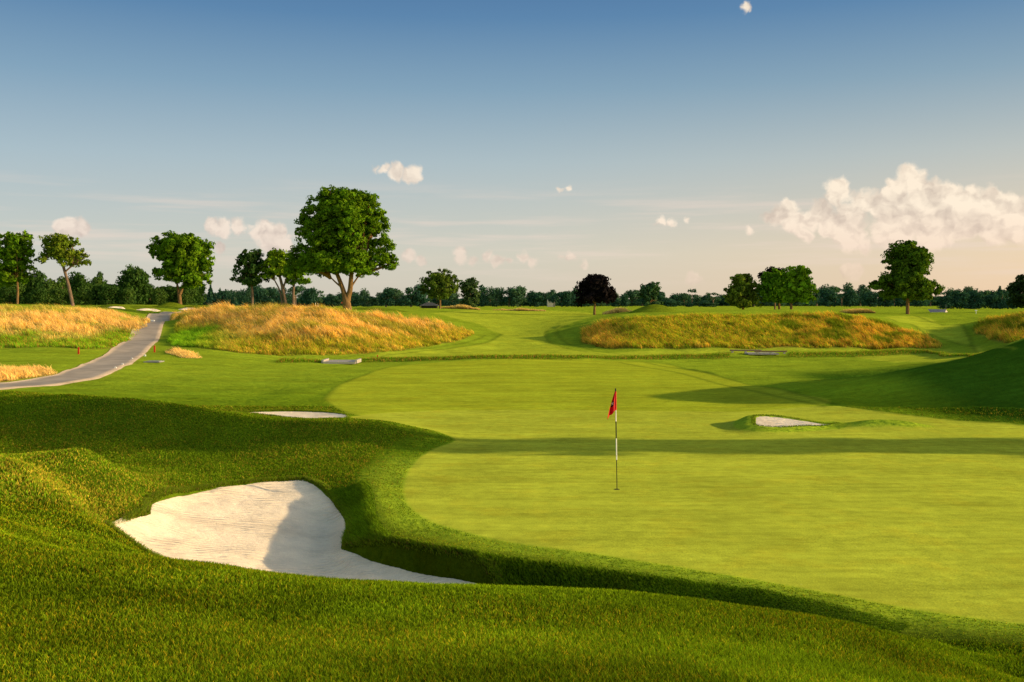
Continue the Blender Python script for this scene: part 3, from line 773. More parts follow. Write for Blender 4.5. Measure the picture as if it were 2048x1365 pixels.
def cf_mid(x, y, z, d):
    q = z + (fbm(x * .22, y * .22, 73, 4) - .5) * 2.2 - (x < -19) * .0
    t = sstep(.5, 1.6, q)
    left = sstep(-20, -27, x); t = t * (1 - left) + left * sstep(1.4, 2.3, q)
    p = rng.uniform(0, 1, len(x)); g = fbm(x * .55, y * .9, 74, 4)
    c = mixc(t, OLIV, PALE); c = np.where((p < .45)[:, None], GOLD, c)
    k = sstep(.52, .66, g) * .7; c = c * (1 - k[:, None]) + OLIV * .7 * k[:, None]
    gl = (left * sstep(1.9, 1.1, q))[:, None]; c = c * (1 - gl) + GRN * 1.15 * gl
    return c, .65 + .5 * t
def cf_right(x, y, z, d):
    p = rng.uniform(0, 1, len(x)); g = fbm(x * .3, y * .5, 75, 4)
    c = np.tile(OLIV, (len(x), 1))
    e = np.maximum(sstep(22, 33, x + (g - .5) * 14), sstep(11, 8.5, x)); e = np.maximum(e, sstep(.35, .1, z - .1) * sstep(.45, .6, g))
    k = (p < .22 + .4 * e)[:, None]; c = np.where(k, GOLD * .92, c)
    k2 = (p > .9)[:, None]; c = np.where(k2, RUST, c)
    gg = (sstep(.5, .62, fbm(x * .7, y * 1.2, 76, 3)) * sstep(20, 27, x) * .8)[:, None]; c = c * (1 - gg) + GRN * .5 * gg
    return c, .8 + .35 * e
def cf_gold(x, y, z, d): return np.tile(PALE, (len(x), 1)), np.ones(len(x))
fescue(F_left, 70000, .5, 'pale gold and green tall grass on the bank left of the cart path', cf_left)
fescue(F_patch, 14000, .34, 'low strip of pale tall grass beside the near bend of the path', cf_gold, .03)
fescue(F_mid, 125000, .56, 'golden tall grass covering the bank below the big maple', cf_mid)
fescue(F_right, 130000, .46, 'olive and rust tall grass covering the long bank at right', cf_right)
fescue(F_far, 55000, .44, 'tall grass mound cut by the right picture edge', cf_right)
fescue(F_small, 5000, .3, 'small dry grass patch beside the red stake right of the path', cf_gold, .03)
def strip_fescue(px0, px1, Y, dy, n, hh, label, add=0.0, gold=True):
    x = (rng.uniform(px0, px1, n) - 1024) / F * Y; u = (x / Y * F + 1024 - px0) / (px1 - px0)
    y = Y + rng.uniform(0, dy, n); z = full_h(x, y) + add
    c = np.tile(PALE * .95, (n, 1)) * rng.uniform(.6, 1.2, (n, 1))
    h = hh * (.3 + 1.1 * np.sqrt(np.maximum(4 * u * (1 - u), 0)) * fbm(x * .5, x * 0, 3, 3)) * rng.uniform(.6, 1.2, n)
    blades('tall_grass', x, y, z - .02, h, np.full(n, .07), c, .5, M_fesc, label, 'tall grass')
strip_fescue(880, 960, 203, 3, 3500, 0.7, 'thin dry grass strip right of the dark shelter')
strip_fescue(985, 1092, 215, 3, 3500, .6, 'thin dry grass strip at the head of the fairway')
strip_fescue(1208, 1278, 150, 3, 3500, 1.0, 'dry grass tuft row left of the round turf mound')
strip_fescue(1287, 1338, 127, 2.5, 3000, .5, 'dry grass cap on the round turf mound')
strip_fescue(1690, 1752, 150, 3, 3500, .7, 'dry grass hump behind the right bank')
strip_fescue(1525, 1570, 150, 2, 1500, .4, 'short dry grass at the foot of the bright green trees')
# ditch tufts
seg = np.diff(ditch, axis=0); L = np.linalg.norm(seg, axis=1); k = rng.choice(len(seg), 34000, p=L / L.sum())
pt = ditch[k] + seg[k] * rng.uniform(0, 1, (len(k), 1)) + rng.normal(0, 1, (len(k), 2)) * np.array((.1, .55))
z = full_h(pt[:, 0], pt[:, 1]); pxs = pt[:, 0] / pt[:, 1] * F + 1024
ok = ~((pxs > 640) & (pxs < 722)) & ~((pxs > 1460) & (pxs < 1578)); pt, z, pxs = pt[ok], z[ok], pxs[ok]
c = np.where((rng.uniform(0, 1, len(pt)) < .35)[:, None], GOLD * .75, GRN) * rng.uniform(.6, 1.2, (len(pt), 1))
blades('ditch_grass', pt[:, 0], pt[:, 1], z - .02, rng.uniform(.06, .22, len(pt)) * (.6 + .8 * fbm(pt[:, 0] * .5, pt[:, 1], 12, 3)), np.full(len(pt), .035), c, .5, M_blade, 'line of taller grass along the ditch across the fairway', 'grass')

# ------------------------------------------------------------------ trees
def tube(pts, rad, k=8):
    P = np.array(pts, float); R = np.array(rad, float); n = len(P)
    T = np.gradient(P, axis=0); T /= np.linalg.norm(T, axis=1, keepdims=True) + 1e-9
    a = np.cross(T, np.array([0.0, 1.0, 0.05])); a /= np.linalg.norm(a, axis=1, keepdims=True) + 1e-9; b = np.cross(T, a)
    t = np.linspace(0, 2 * math.pi, k, endpoint=False)
    V = P[:, None] + R[:, None, None] * (np.cos(t)[None, :, None] * a[:, None] + np.sin(t)[None, :, None] * b[:, None])
    ii = np.arange(n * k).reshape(n, k); jj = np.roll(ii, -1, 1)
    q = np.stack([ii[:-1], jj[:-1], jj[1:], ii[1:]], -1).reshape(-1, 4)
    return V.reshape(-1, 3), q
def tubes(list_):
    Vs, Fs, o = [], [], 0
    for pts, rad in list_:
        V, q = tube(pts, rad); Vs.append(V); Fs.append(q + o); o += len(V)
    return np.vstack(Vs), np.vstack(Fs)

def crown_mesh(lobes, size, dens, leaf, col, seed, holes=.35, var=.4):
    """lobes: (x,y,z,rx,ry,rz) in metres; many leaf faces gathered in clumps near each lobe's surface"""
    g = np.random.default_rng(seed)
    Vs, Cs = [], []
    for (cx, cy, cz, rx, ry, rz) in lobes:
        area = 4 * math.pi * ((rx * ry) ** 1.6 / 3 + (rx * rz) ** 1.6 / 3 + (ry * rz) ** 1.6 / 3) ** (1 / 1.6)
        cr = size * .72                                             # clump radius
        nc = max(6, int(area / (math.pi * cr ** 2) * 1.3))
        d = g.normal(0, 1, (nc, 3)); d /= np.linalg.norm(d, axis=1, keepdims=True)
        rad = g.uniform(.6, 1.06, (nc, 1))
        inner = g.uniform(0, 1, (nc, 1)) < .2; rad = np.where(inner, g.uniform(.1, .6, (nc, 1)), rad)
        cc = np.array([cx, cy, cz]) + d * rad * np.array([rx, ry, rz])
        keep = g.uniform(0, 1, nc) > holes * .85; cc, d = cc[keep], d[keep]
        nc = len(cc); nl = max(4, int(dens * (cr / leaf) ** 2))
        crv = cr * g.uniform(.6, 1.25, (nc, 1, 1))
        e = g.normal(0, 1, (nc, nl, 3)); e /= np.linalg.norm(e, axis=2, keepdims=True)
        e *= g.uniform(.3, 1, (nc, nl, 1)) ** .6
        e[..., 2] *= .7
        p = cc[:, None] + e * crv
        nrm = d[:, None] * .7 + e * .9 + g.normal(0, .55, (nc, nl, 3)); nrm[..., 2] += .25
        nrm /= np.linalg.norm(nrm, axis=2, keepdims=True) + 1e-9
        tng = np.cross(nrm, g.normal(0, 1, (nc, nl, 3))); tng /= np.linalg.norm(tng, axis=2, keepdims=True) + 1e-9
        bt = np.cross(nrm, tng)
        s = leaf * g.uniform(.6, 1.3, (nc, nl, 1))
        quad = np.stack([p - tng * s, p - bt * s * .55 + nrm * s * .1, p + tng * s, p + bt * s * .55 + nrm * s * .1], 2)
        Vs.append(quad.reshape(-1, 3))
        cl = np.array(col)[None, None] * g.uniform(1 - var, 1 + var, (nc, 1, 1)) * g.uniform(.75, 1.25, (nc, nl, 1))
        warm = g.uniform(0, 1, (nc, 1, 1)); cl = cl * (1 + np.array([.25, .05, -.1]) * (warm - .4))
        Cs.append(np.repeat(cl.reshape(-1, 1, 3), 4, 1).reshape(-1, 3))
    V = np.vstack(Vs); C = np.vstack(Cs)
    return V, np.arange(len(V)).reshape(-1, 4), C

def tree(name, label, base, Y, lobes, trunk, tw, col, leaf=.26, clump=.75, dens=7, holes=.35, seed=1, bark=None, limbs=True, cat='tree', group=None, deep=True, extra_trunks=(), limb_r=.35):
    """base: photo pixel of the foot; lobes (px,py,rpx,rpy) and trunk [(px,py)...] give the tree's own proportions"""
    s = Y / F
    bx = (base[0] - 1024) * s; bz = zat(bx, Y)
    root = empty(name, (bx, Y, bz)); tag(root, label, cat, group)
    g = np.random.default_rng(seed)
    loc = lambda p: np.array([(p[0] - base[0]) * s, 0, (base[1] - p[1]) * s])
    L3 = []
    mainx = np.mean([l[0] for l in lobes]); halfw = max(max(abs(l[0] - mainx) + l[2] for l in lobes), 1)
    for (px, py, rx, ry) in lobes:
        c = loc((px, py)); r = rx * s; off = (px - mainx) * s
        dep = g.uniform(-.25, .25) * (halfw * s - abs(off))
        L3.append((c[0], dep, c[2], r, r, ry * s))
        if deep:
            c0 = loc((mainx, py))[0]
            for sg in (-1, 1):
                room = max(halfw * s * .75 - r, 0) * g.uniform(.6, 1.)
                if room > .25 * r:
                    L3.append((c0 + off * .45, sg * room, c[2] - .05 * r, r * .85, r * .9, ry * s * .9))
    V, q, C = crown_mesh(L3, clump, dens, leaf, col, seed, holes)
    mesh_np('crown', V, q, M_leaf, root, col=C)
    parts = []
    def path(pl, r0, r1):
        P = [loc(p) for p in pl]
        for i, p in enumerate(P): p[1] += 0 if i == 0 else g.normal(0, .1) * s * 10
        P = catmull(np.array(P), 4, False); n = len(P); rad = np.linspace(r0, r1, n)
        rad[0] *= 1.35; rad[1] *= 1.12 if n > 2 else 1
        return P, rad
    P0 = loc(trunk[0]); low = [(trunk[0][0], trunk[0][1] + .25 / s)] + list(trunk)
    P, rad = path(low, tw * s / 2, tw * s / 2 * .62); parts.append((P, rad)); fork = P[-1]
    for et, ew in extra_trunks: parts.append(path(et, ew * s / 2, ew * s / 2 * .6))
    if limbs:
        forks = [fork] + [path(et, 1, 1)[0][-1] for et, ew in extra_trunks]
        for i, l in enumerate(L3):
            c = np.array(l[:3]); fk = min(forks, key=lambda f: abs(f[0] - c[0]) + .3 * abs(f[2] - c[2]))
            d = c - fk
            if np.linalg.norm(d) < .4: continue
            mid = fk + d * .5 + np.array([0, 0, .12 * np.linalg.norm(d)]) + g.normal(0, .05, 3) * np.linalg.norm(d)
            end = c + d / np.linalg.norm(d) * l[3] * .3
            pp = catmull(np.array([fk - np.array([0, 0, .15]), mid, c, end]), 3, False)
            r0 = tw * s / 2 * limb_r * g.uniform(.8, 1.1); parts.append((pp, np.linspace(r0, r0 * .18, len(pp))))
            for b in range(3):
                k = g.integers(3, len(pp) - 2); e = g.normal(0, 1, 3); e[2] = abs(e[2]) * .4; e /= np.linalg.norm(e)
                q2 = pp[k] + e * l[3] * .8
                parts.append((np.array([pp[k], (pp[k] + q2) / 2 + [0, 0, .05], q2]), np.array([r0 * .4, r0 * .25, r0 * .08])))
    V, q = tubes(parts)
    mesh_np('trunk', V, q, bark or M_bark, root, smooth=True)
    return root

G_mid = (.115, .225, .010); G_olv = (.15, .22, .018); G_purp = (.015, .012, .013); G_far = (.03, .065, .03)
tree('maple_tree', 'big full rounded maple with forked sunlit trunk on the golden bank', (695,624), 130,
     [(690,420,52,36),(645,432,36,36),(738,420,30,34),(625,478,36,36),(690,470,52,42),(748,465,30,38),(765,505,28,30),(745,530,36,22),(612,522,34,24),(650,525,40,26),(700,528,40,20),(594,515,18,22),(590,535,20,16),(577,545,9,8),(660,395,24,14),(725,396,26,14),(752,440,20,30),(783,530,14,20),(610,450,18,22)],
     [(695,623),(693,606),(691,595)], 21, G_mid, .19, .72, 5.5, .3, 11, extra_trunks=[([(692,602),(686,582),(677,558),(665,530)],11),([(694,602),(700,584),(702,560),(705,530)],12),([(700,580),(712,562),(722,548)],4),([(684,578),(672,568),(660,556)],4)])
tree('maple_tree', 'dense round maple with forked yellow trunk right of the cart path', (361,611), 170,
     [(348,492,40,26),(322,497,24,24),(398,497,26,27),(412,532,18,16),(345,538,26,18),(392,555,30,16),(318,543,14,15),(366,515,36,30),(375,480,26,14),(405,515,20,18),(355,520,26,20)],
     [(361,611),(359,592),(357,578)], 10, G_mid, .32, 1.0, 6, .3, 12, extra_trunks=[([(358,584),(354,566),(348,545)],5),([(360,586),(368,568),(376,550)],6)])
tree('oak_tree', 'tall loose tree at the far left edge with pale trunk', (35,609), 150,
     [(20,482,22,16),(48,478,18,16),(8,505,20,16),(40,505,26,18),(60,498,14,14),(25,530,24,16),(52,532,16,14),(4,535,16,16),(30,556,20,12),(50,555,12,10),(-12,500,18,30),(-14,550,20,25)],
     [(35,609),(35,580),(34,560)], 6, G_mid, .26, .7, 5, .7, 13, bark=M_bark)
tree('leaning_tree', 'airy tree on a long leaning bare trunk left of the path', (145,612), 150,
     [(118,476,18,8),(95,488,20,10),(140,485,18,9),(108,500,24,10),(145,505,20,9),(165,520,14,7),(90,510,15,8),(125,512,22,9),(168,508,9,6),(84,478,9,6),(150,528,12,6),(80,520,8,5),(176,524,7,4)],
     [(145,612),(137,570),(128,540),(120,512)], 8, G_olv, .24, .6, 5, .7, 14, bark=M_barkgrey, extra_trunks=[([(129,545),(140,536),(150,528)],4)])
tree('slim_tree', 'slender dark tree left of the big maple with thin trunk', (505,615), 160,
     [(497,508,20,14),(478,520,16,10),(515,505,14,10),(485,540,20,10),(510,530,18,14),(470,552,12,7),(500,556,20,10),(522,555,12,8),(525,525,14,14)],
     [(505,615),(505,585),(503,560)], 7, (.045, .10, .022), .25, .65, 5, .7, 15, bark=M_barkgrey)
tree('bright_tree', 'bright yellow green tree with two slanting trunks beside the big maple', (571,615), 160,
     [(548,520,24,12),(530,538,16,8),(570,522,18,12),(520,548,12,6),(555,540,18,8),(580,540,14,9),(560,506,26,9)],
     [(573,615),(568,585),(562,560),(558,545)], 8, (.15, .26, .012), .25, .65, 5, .5, 16, bark=M_barkgrey, extra_trunks=[([(566,615),(560,580),(548,556)],4),([(566,575),(574,552),(580,540)],4)])
tree('slim_tree', 'thin straight trunked tree half hidden behind the left side of the maple', (587,615), 160,
     [(592,558,26,8),(612,560,14,6),(575,545,16,10),(600,540,20,12)], [(587,615),(587,580),(588,562)], 7, G_mid, .25, .6, 5, .6, 17, bark=M_barkgrey)
tree('oak_tree', 'broad oak with bare lower trunk beside the dark shelter', (880,617), 200,
     [(880,552,26,13),(858,565,17,12),(902,562,17,13),(880,572,26,12),(850,580,10,8),(908,580,12,10),(868,588,14,8),(893,588,14,8)], [(880,617),(880,598),(880,585)], 5, (.09, .145, .02), .33, .85, 5, .4, 18)
tree('poplar_tree', 'upright poplar right of the oak by the shelter', (940,617), 260,
     [(946,566,12,12),(930,572,12,14),(944,584,16,14),(932,596,14,14),(946,602,14,12)], [(940,617),(940,590)], 4, (.07, .12, .04), .4, 1.0, 5, .3, 19, bark=M_barkgrey)
tree('purple_maple', 'round almost black purple leaved maple right of the fairway', (1189,624), 170,
     [(1188,565,26,20),(1170,578,18,18),(1210,575,20,18),(1190,588,34,14),(1222,588,11,10),(1160,592,9,10),(1200,556,16,12),(1176,560,14,14)], [(1189,624),(1189,610),(1190,600)], 6, G_purp, .3, .85, 6, .25, 20, bark=M_bark)
tree('small_tree', 'lone ragged tree against the pale sky near the middle right', (1302,612), 330,
     [(1290,572,12,8),(1308,570,13,9),(1285,585,8,8),(1300,590,15,10),(1316,604,11,7),(1298,604,14,7),(1315,582,8,8)], [(1302,613),(1301,595)], 3, (.05, .11, .045), .45, 1.1, 5, .4, 21)
tree('linden_tree', 'olive green rounded tree left of the bright pair', (1486,628), 150,
     [(1483,562,20,13),(1468,578,17,16),(1500,578,18,16),(1484,592,24,18),(1460,598,13,12),(1508,604,15,11),(1475,606,18,8),(1490,612,10,4)], [(1486,628),(1486,610),(1486,600)], 6, (.14, .20, .02), .27, .75, 6, .3, 22)
tree('purple_maple', 'dark purple tree peeping out behind the bright green pair', (1550,627), 172,
     [(1546,546,16,12),(1531,558,12,14),(1558,549,12,11),(1540,580,14,16)], [(1550,627),(1550,600)], 5, G_purp, .3, .85, 6, .2, 23)
tree('maple_tree', 'left one of the two bright green maples near the right', (1560,628), 150,
     [(1550,560,26,20),(1535,580,19,18),(1560,585,28,18),(1545,594,20,10),(1570,565,20,20)], [(1560,628),(1558,610),(1558,602)], 6, (.12, .26, .012), .27, .75, 6.5, .2, 24)
tree('maple_tree', 'right one of the two bright green maples near the right', (1583,628), 145,
     [(1590,552,26,20),(1600,572,26,20),(1578,578,24,22),(1617,585,14,18),(1600,594,20,10),(1578,596,14,8),(1608,555,12,14)], [(1583,628),(1582,610),(1582,600)], 7, (.16, .30, .012), .27, .75, 6.5, .2, 25)
tree('oak_tree', 'big spreading tree standing alone near the right edge', (1815,632), 140,
     [(1805,503,28,16),(1830,515,24,20),(1790,525,22,20),(1815,540,34,22),(1845,545,20,24),(1790,560,30,18),(1765,570,24,14),(1750,575,12,10),(1835,572,30,16),(1862,580,20,14),(1800,585,32,12),(1775,590,20,10),(1850,596,18,8),(1874,582,9,9),(1845,525,16,14)],
     [(1815,632),(1815,610),(1815,596)], 9, (.085, .155, .012), .24, .75, 5.5, .5, 26)
tree('dark_tree', 'dark tree cut off by the right picture edge', (2062,625), 150,
     [(2040,575,20,16),(2060,565,24,20),(2030,590,16,10),(2050,600,26,12),(2080,585,26,26)], [(2062,625),(2060,605)], 7, (.03, .055, .018), .27, .8, 5, .5, 27)

# tree masses at the back: individual trees from a few models
def proto_crown(kind, seed):
    g = np.random.default_rng(seed); L = []
    if kind == 'round':
        for i in range(9):
            a = g.uniform(0, 6.28); r = g.uniform(.1, .34); zz = g.uniform(.3, .78); q = g.uniform(.16, .25)
            L.append((r * math.cos(a), r * math.sin(a), zz, q, q, q * .85))
        L.append((0, 0, .55, .3, .3, .33))
        L += [(.2*math.cos(a), .2*math.sin(a), .16, .2, .2, .15) for a in (0, 2, 4)]
    elif kind == 'tall':
        for i in range(9):
            a = g.uniform(0, 6.28); r = g.uniform(.04, .16); zz = .2 + .075 * i; q = g.uniform(.11, .17)
            L.append((r * math.cos(a), r * math.sin(a), zz, q, q, q))
    elif kind == 'loose':
        for i in range(12):
            a = g.uniform(0, 6.28); r = g.uniform(.12, .36); zz = g.uniform(.28, .85); q = g.uniform(.09, .17)
            L.append((r * math.cos(a), r * math.sin(a), zz, q, q, q * .7))
    elif kind == 'conifer':
        for i in range(13):
            t = i / 12; L.append((g.normal(0, .012), g.normal(0, .012), .08 + .86 * t, .22 * (1 - t) + .022, .22 * (1 - t) + .022, .055))
    return L
PROTO = {}
def proto(kind, seed, col):
    key = (kind, seed, col)
    if key not in PROTO:
        H = 10.0
        L = [tuple(q * H for q in l) for l in proto_crown(kind, seed)]
        V, qd, C = crown_mesh(L, .55 if kind != 'conifer' else .3, 3.6, .34, col, seed, .3, .4)
        a = mesh_np('crown', V, qd, M_leaf, col=C)
        V, qd = tubes([([(0, 0, -.6), (0, 0, 3), (.1, 0, 6)], [.3, .22, .1]), ([(0, 0, 2.5), (1, .4, 4.5), (1.8, .6, 6)], [.15, .1, .04]), ([(0, 0, 3), (-1, -.3, 4.8), (-1.7, .3, 6)], [.15, .1, .04])])
        b = mesh_np('trunk', V, qd, M_barkgrey, smooth=True)
        PROTO[key] = [a.data, b.data, a, b]
    return PROTO[key]
def back_tree(kind, seed, col, px, Y, top, wpx, label, base=None, group='woodland trees along the horizon', name='woodland_tree'):
    p = proto(kind, seed, col)
    s = Y / F; bx = (px - 1024) * s; bz = zat(bx, Y)
    Ht = (EYE - (top - HOR) * s) - bz
    ww = wpx * s / {'round': 1.06, 'tall': .52, 'loose': .95, 'conifer': .48}[kind] / 10
    root = empty(name, (bx, Y, bz)); tag(root, label, 'tree', group)
    first = p[2] is not None
    for i in (0, 1):
        if first: o = p[2 + i]
        else:
            o = bpy.data.objects.new('crown' if i == 0 else 'trunk', p[i]); COL.objects.link(o)
        o.parent = root
    if first: p[2] = p[3] = None
    root.scale = (ww, ww, Ht / 10 / .98); root.rotation_euler = (0, 0, (px * 7.13) % 6.28)
    return root
WG = 'woodland trees along the horizon'
CA, CB, CC_, CD = (.05, .11, .022), (.08, .15, .028), (.046, .12, .075), (.082, .165, .092)  # the last two carry distance haze, painted as bluish leaf colour
# left wood
lw = 'dense dark green tree in the wood behind the left tee'
for i, (px, top, w, Y, kd) in enumerate([(-30,520,90,230,'round'),(15,528,75,220,'round'),(62,545,70,240,'round'),(95,560,55,215,'round'),(20,575,50,205,'round'),(125,553,50,250,'loose'),(160,548,60,235,'round'),(190,556,44,260,'round'),
        (205,545,40,270,'loose'),(120,580,50,205,'round'),(75,582,50,203,'round'),(170,577,50,206,'round'),(215,575,48,206,'round'),(255,580,40,207,'round'),(300,572,44,240,'round'),(320,580,40,238,'round'),(340,575,50,250,'round'),(375,582,44,250,'round')]):
    back_tree(kd, 100 + i % 4, (CA, CB)[i % 2], px, Y, top - 7, w, lw, group='trees of the wood at the left')
back_tree('round', 105, CA, 262, 222, 522, 88, 'largest rounded tree of the left wood between the leaning tree and forked maple')
for i, (px, top, w) in enumerate([(398,574,20),(422,571,26),(440,577,22),(452,579,20),(468,582,18)]):
    back_tree('conifer', 110 + i % 2, CC_, px, 330, top, w, 'dark pointed conifer in the row right of the forked maple', group='conifers right of the forked maple', name='conifer_tree')
# far belt
far_l = 'haze tinted green tree in the far belt behind the fairway'
pxs = []
g2 = np.random.default_rng(5)
px = 392.0
while px < 2080:
    w = g2.uniform(26, 50); pxs.append((px, w)); px += w * .42
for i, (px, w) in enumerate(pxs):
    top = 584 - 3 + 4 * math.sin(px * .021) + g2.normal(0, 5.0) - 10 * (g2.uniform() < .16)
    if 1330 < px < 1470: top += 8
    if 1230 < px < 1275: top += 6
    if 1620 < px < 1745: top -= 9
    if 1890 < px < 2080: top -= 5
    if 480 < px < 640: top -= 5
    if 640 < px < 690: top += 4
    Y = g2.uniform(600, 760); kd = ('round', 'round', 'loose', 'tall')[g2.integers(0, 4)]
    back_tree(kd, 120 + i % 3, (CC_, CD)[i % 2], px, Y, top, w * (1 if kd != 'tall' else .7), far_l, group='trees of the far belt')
for (px, top, w, kd, lab) in [(772,572,34,'tall','upright tree rising from the far belt right of the big maple'),(822,572,34,'tall','double headed far tree just left of the dark shelter'),(840,580,34,'round','rounded far tree behind the dark shelter'),
        (735,590,36,'round','low rounded far tree under the right side of the big maple'),(993,570,40,'round','rounded far tree left of the middle of the horizon'),(1035,568,52,'round','broad rounded far tree at the middle of the horizon'),(1070,582,44,'round','lower rounded far tree right of the broad middle one'),
        (1108,577,36,'loose','pale loose far tree left of the purple maple'),(1132,580,44,'round','green far tree partly behind the left of the purple maple'),(1250,588,24,'round','small round far tree right of the purple maple'),(1150,590,34,'round','low far tree at the foot of the purple maple'),
        (1378,596,14,'conifer','small pointed far conifer left of the olive tree'),(1425,605,26,'round','small far tree beside the olive tree'),
        (1660,575,46,'round','tall rounded far tree right of the bright green maples'),(1700,578,46,'round','second rounded far tree right of the bright green maples'),(1740,580,44,'round','rounded far tree under the left of the lone spreading tree'),
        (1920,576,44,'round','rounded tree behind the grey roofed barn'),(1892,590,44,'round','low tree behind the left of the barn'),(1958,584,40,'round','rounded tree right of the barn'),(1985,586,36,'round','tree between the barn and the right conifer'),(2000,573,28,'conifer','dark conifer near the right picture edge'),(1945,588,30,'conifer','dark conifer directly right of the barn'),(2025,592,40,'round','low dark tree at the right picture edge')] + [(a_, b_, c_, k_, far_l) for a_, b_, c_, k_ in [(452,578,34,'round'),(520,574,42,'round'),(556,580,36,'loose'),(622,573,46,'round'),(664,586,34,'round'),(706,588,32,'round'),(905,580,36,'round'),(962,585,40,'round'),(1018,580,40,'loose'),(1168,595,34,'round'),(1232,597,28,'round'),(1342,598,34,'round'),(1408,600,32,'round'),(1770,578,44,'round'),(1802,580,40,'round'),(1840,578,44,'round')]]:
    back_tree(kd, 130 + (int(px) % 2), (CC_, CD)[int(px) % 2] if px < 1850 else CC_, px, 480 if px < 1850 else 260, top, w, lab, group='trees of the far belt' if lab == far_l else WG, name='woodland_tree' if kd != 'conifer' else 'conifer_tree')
# undergrowth closing the foot of the belt, a mass nobody could count
n = 60000
ang = np.radians(g2.uniform(-29, 29, n)); Yb = g2.uniform(770, 830, n); xb = Yb * np.tan(ang)
V0 = []; hb = (4 + 3.0 * fbm(xb * .06, xb * 0, 91, 3)); zb = full_h(xb, Yb) + hb * g2.uniform(0, 1, n) ** .8
p = np.stack([xb, Yb, zb], -1); e = g2.normal(0, 1, (n, 3)); e /= np.linalg.norm(e, axis=1, keepdims=True); f = np.cross(e, g2.normal(0, 1, (n, 3))); f /= np.linalg.norm(f, axis=1, keepdims=True)
s = g2.uniform(.8, 1.7, (n, 1)); V = np.stack([p - e * s, p - f * s * .7, p + e * s, p + f * s * .7], 1).reshape(-1, 3)
C = np.repeat(np.array(CC_)[None] * g2.uniform(.7, 1.2, (n, 1)), 4, 0)
tag(mesh_np('undergrowth', V, np.arange(4 * n).reshape(-1, 4), M_leaf, col=C), 'dark undergrowth closing the foot of the far tree belt', 'undergrowth', kind='stuff')
n = 26000
xb = (g2.uniform(-60, 395, n) - 1024) / F * 262; Yb = g2.uniform(255, 270, n); zb = full_h(xb, Yb) + (4.2 + 3 * fbm(xb * .15, xb * 0, 92, 3)) * g2.uniform(0, 1, n) ** .8
p = np.stack([xb, Yb, zb], -1); e = g2.normal(0, 1, (n, 3)); e /= np.linalg.norm(e, axis=1, keepdims=True); f = np.cross(e, g2.normal(0, 1, (n, 3))); f /= np.linalg.norm(f, axis=1, keepdims=True)
s = g2.uniform(.3, .6, (n, 1)); V = np.stack([p - e * s, p - f * s * .7, p + e * s, p + f * s * .7], 1).reshape(-1, 3)
C = np.repeat(np.array(CA)[None] * g2.uniform(.6, 1.2, (n, 1)), 4, 0)
tag(mesh_np('undergrowth', V, np.arange(4 * n).reshape(-1, 4), M_leaf, col=C), 'dark undergrowth inside the wood at the left', 'undergrowth', kind='stuff')

# tall trees standing right of the frame; their long shadows reach across the green
def side_tree(x, y, H, cb, cr, tw, seed, label):
    bz = zat(x, y); root = empty('tall_tree', (x, y, bz)); tag(root, label, 'tree', 'tall trees right of the green')
    g = np.random.default_rng(seed); L = []
    for i in range(13):
        a = g.uniform(0, 6.28); r = g.uniform(0, cr * .6); q = g.uniform(.45, .65) * cr * .8
        L.append((r * math.cos(a), r * math.sin(a), g.uniform(cb + q * .6, H - q * .6), q, q, q * .8))
    for i in range(26):
        q = g.uniform(.16, .42); L.append((g.normal(0, .3), g.uniform(-.8, .8), g.uniform(2.5, cb + .5), q, q, q * 1.6))
    V, qd, C = crown_mesh(L, .5, 3.5, .22, G_mid, seed, .6)
    mesh_np('crown', V, qd, M_leaf, root, col=C)
    tb = [([(0, 0, -.3), (.1, .05, cb * .5), (0, .1, cb + 1), (0, 0, H * .85)], [tw, tw * .75, tw * .6, tw * .2])]
    for k in range(4):
        o = -.66 + .44 * k + g.normal(0, .1); ln = g.normal(0, .35); w_ = tw * g.uniform(.4, .75)
        tb.append(([(.3 * g.normal(), o, -.3), (.3, o + ln * .4, cb * .4), (0, o + ln, cb + .6), (0, o + ln * 1.3, cb + 3)], [w_, w_ * .8, w_ * .6, w_ * .2]))
    for l in L[:13]: tb.append(([(0, 0, cb - .5), tuple((np.array(l[:3]) + [0, 0, cb]) / 2), l[:3]], [tw * .35, tw * .2, .04]))
    V, qd = tubes(tb); mesh_np('trunk', V, qd, M_bark, root, smooth=True)
side_tree(46, 26.3, 19, 11.3, 3.2, .42, 201, 'tall tree nearest the viewer in the row right of the green')
side_tree(48, 27.1, 20, 11.8, 3.4, .42, 202, 'middle tall tree in the row right of the green')
side_tree(44, 25.6, 18, 11.2, 2.6, .3, 203, 'slimmer tall tree in the row right of the green')

# ------------------------------------------------------------------ flag
fx, fy = hit(1234, 980)
fz = zat(fx, fy); s = fy / F
flag = empty('golf_flag', (fx, fy, fz)); tag(flag, 'red flag hanging on a black and white striped pin in the green', 'golf flag')
Lp = lambda px, py, d=0: np.array([(px - 1234) * s, d, (980 - py) * s])
def stick(name, pys, mat, r0, parent=flag):
    segs = []
    pts = [Lp(1231 + 3 * (py - 779) / 201, py) for py in np.linspace(pys[0], pys[1], 6)]
    V, q = tube(pts, [r0] * 6, 12)
    # end caps
    k = 12; V2 = np.vstack([V, [pts[0]], [pts[-1]]]); a = len(V)
    c0 = np.stack([np.full(k, a), np.roll(np.arange(k), -1), np.arange(k)], -1); b = len(V) - k + np.arange(k); c1 = np.stack([np.full(k, a + 1), b, np.roll(b, -1)], -1)
    return mesh_np(name, V2, [q, np.vstack([c0, c1])], mat, parent, smooth=False)
o = stick('pole_section', (986, 921), M_black, .009); o['label'] = 'thin black lowest section of the pin'
o = stick('pole_section', (921, 878), M_white, .0135); o['label'] = 'white section in the middle of the pin'
o = stick('pole_section', (878, 844), M_black, .012); o['label'] = 'black section below the upper white one'
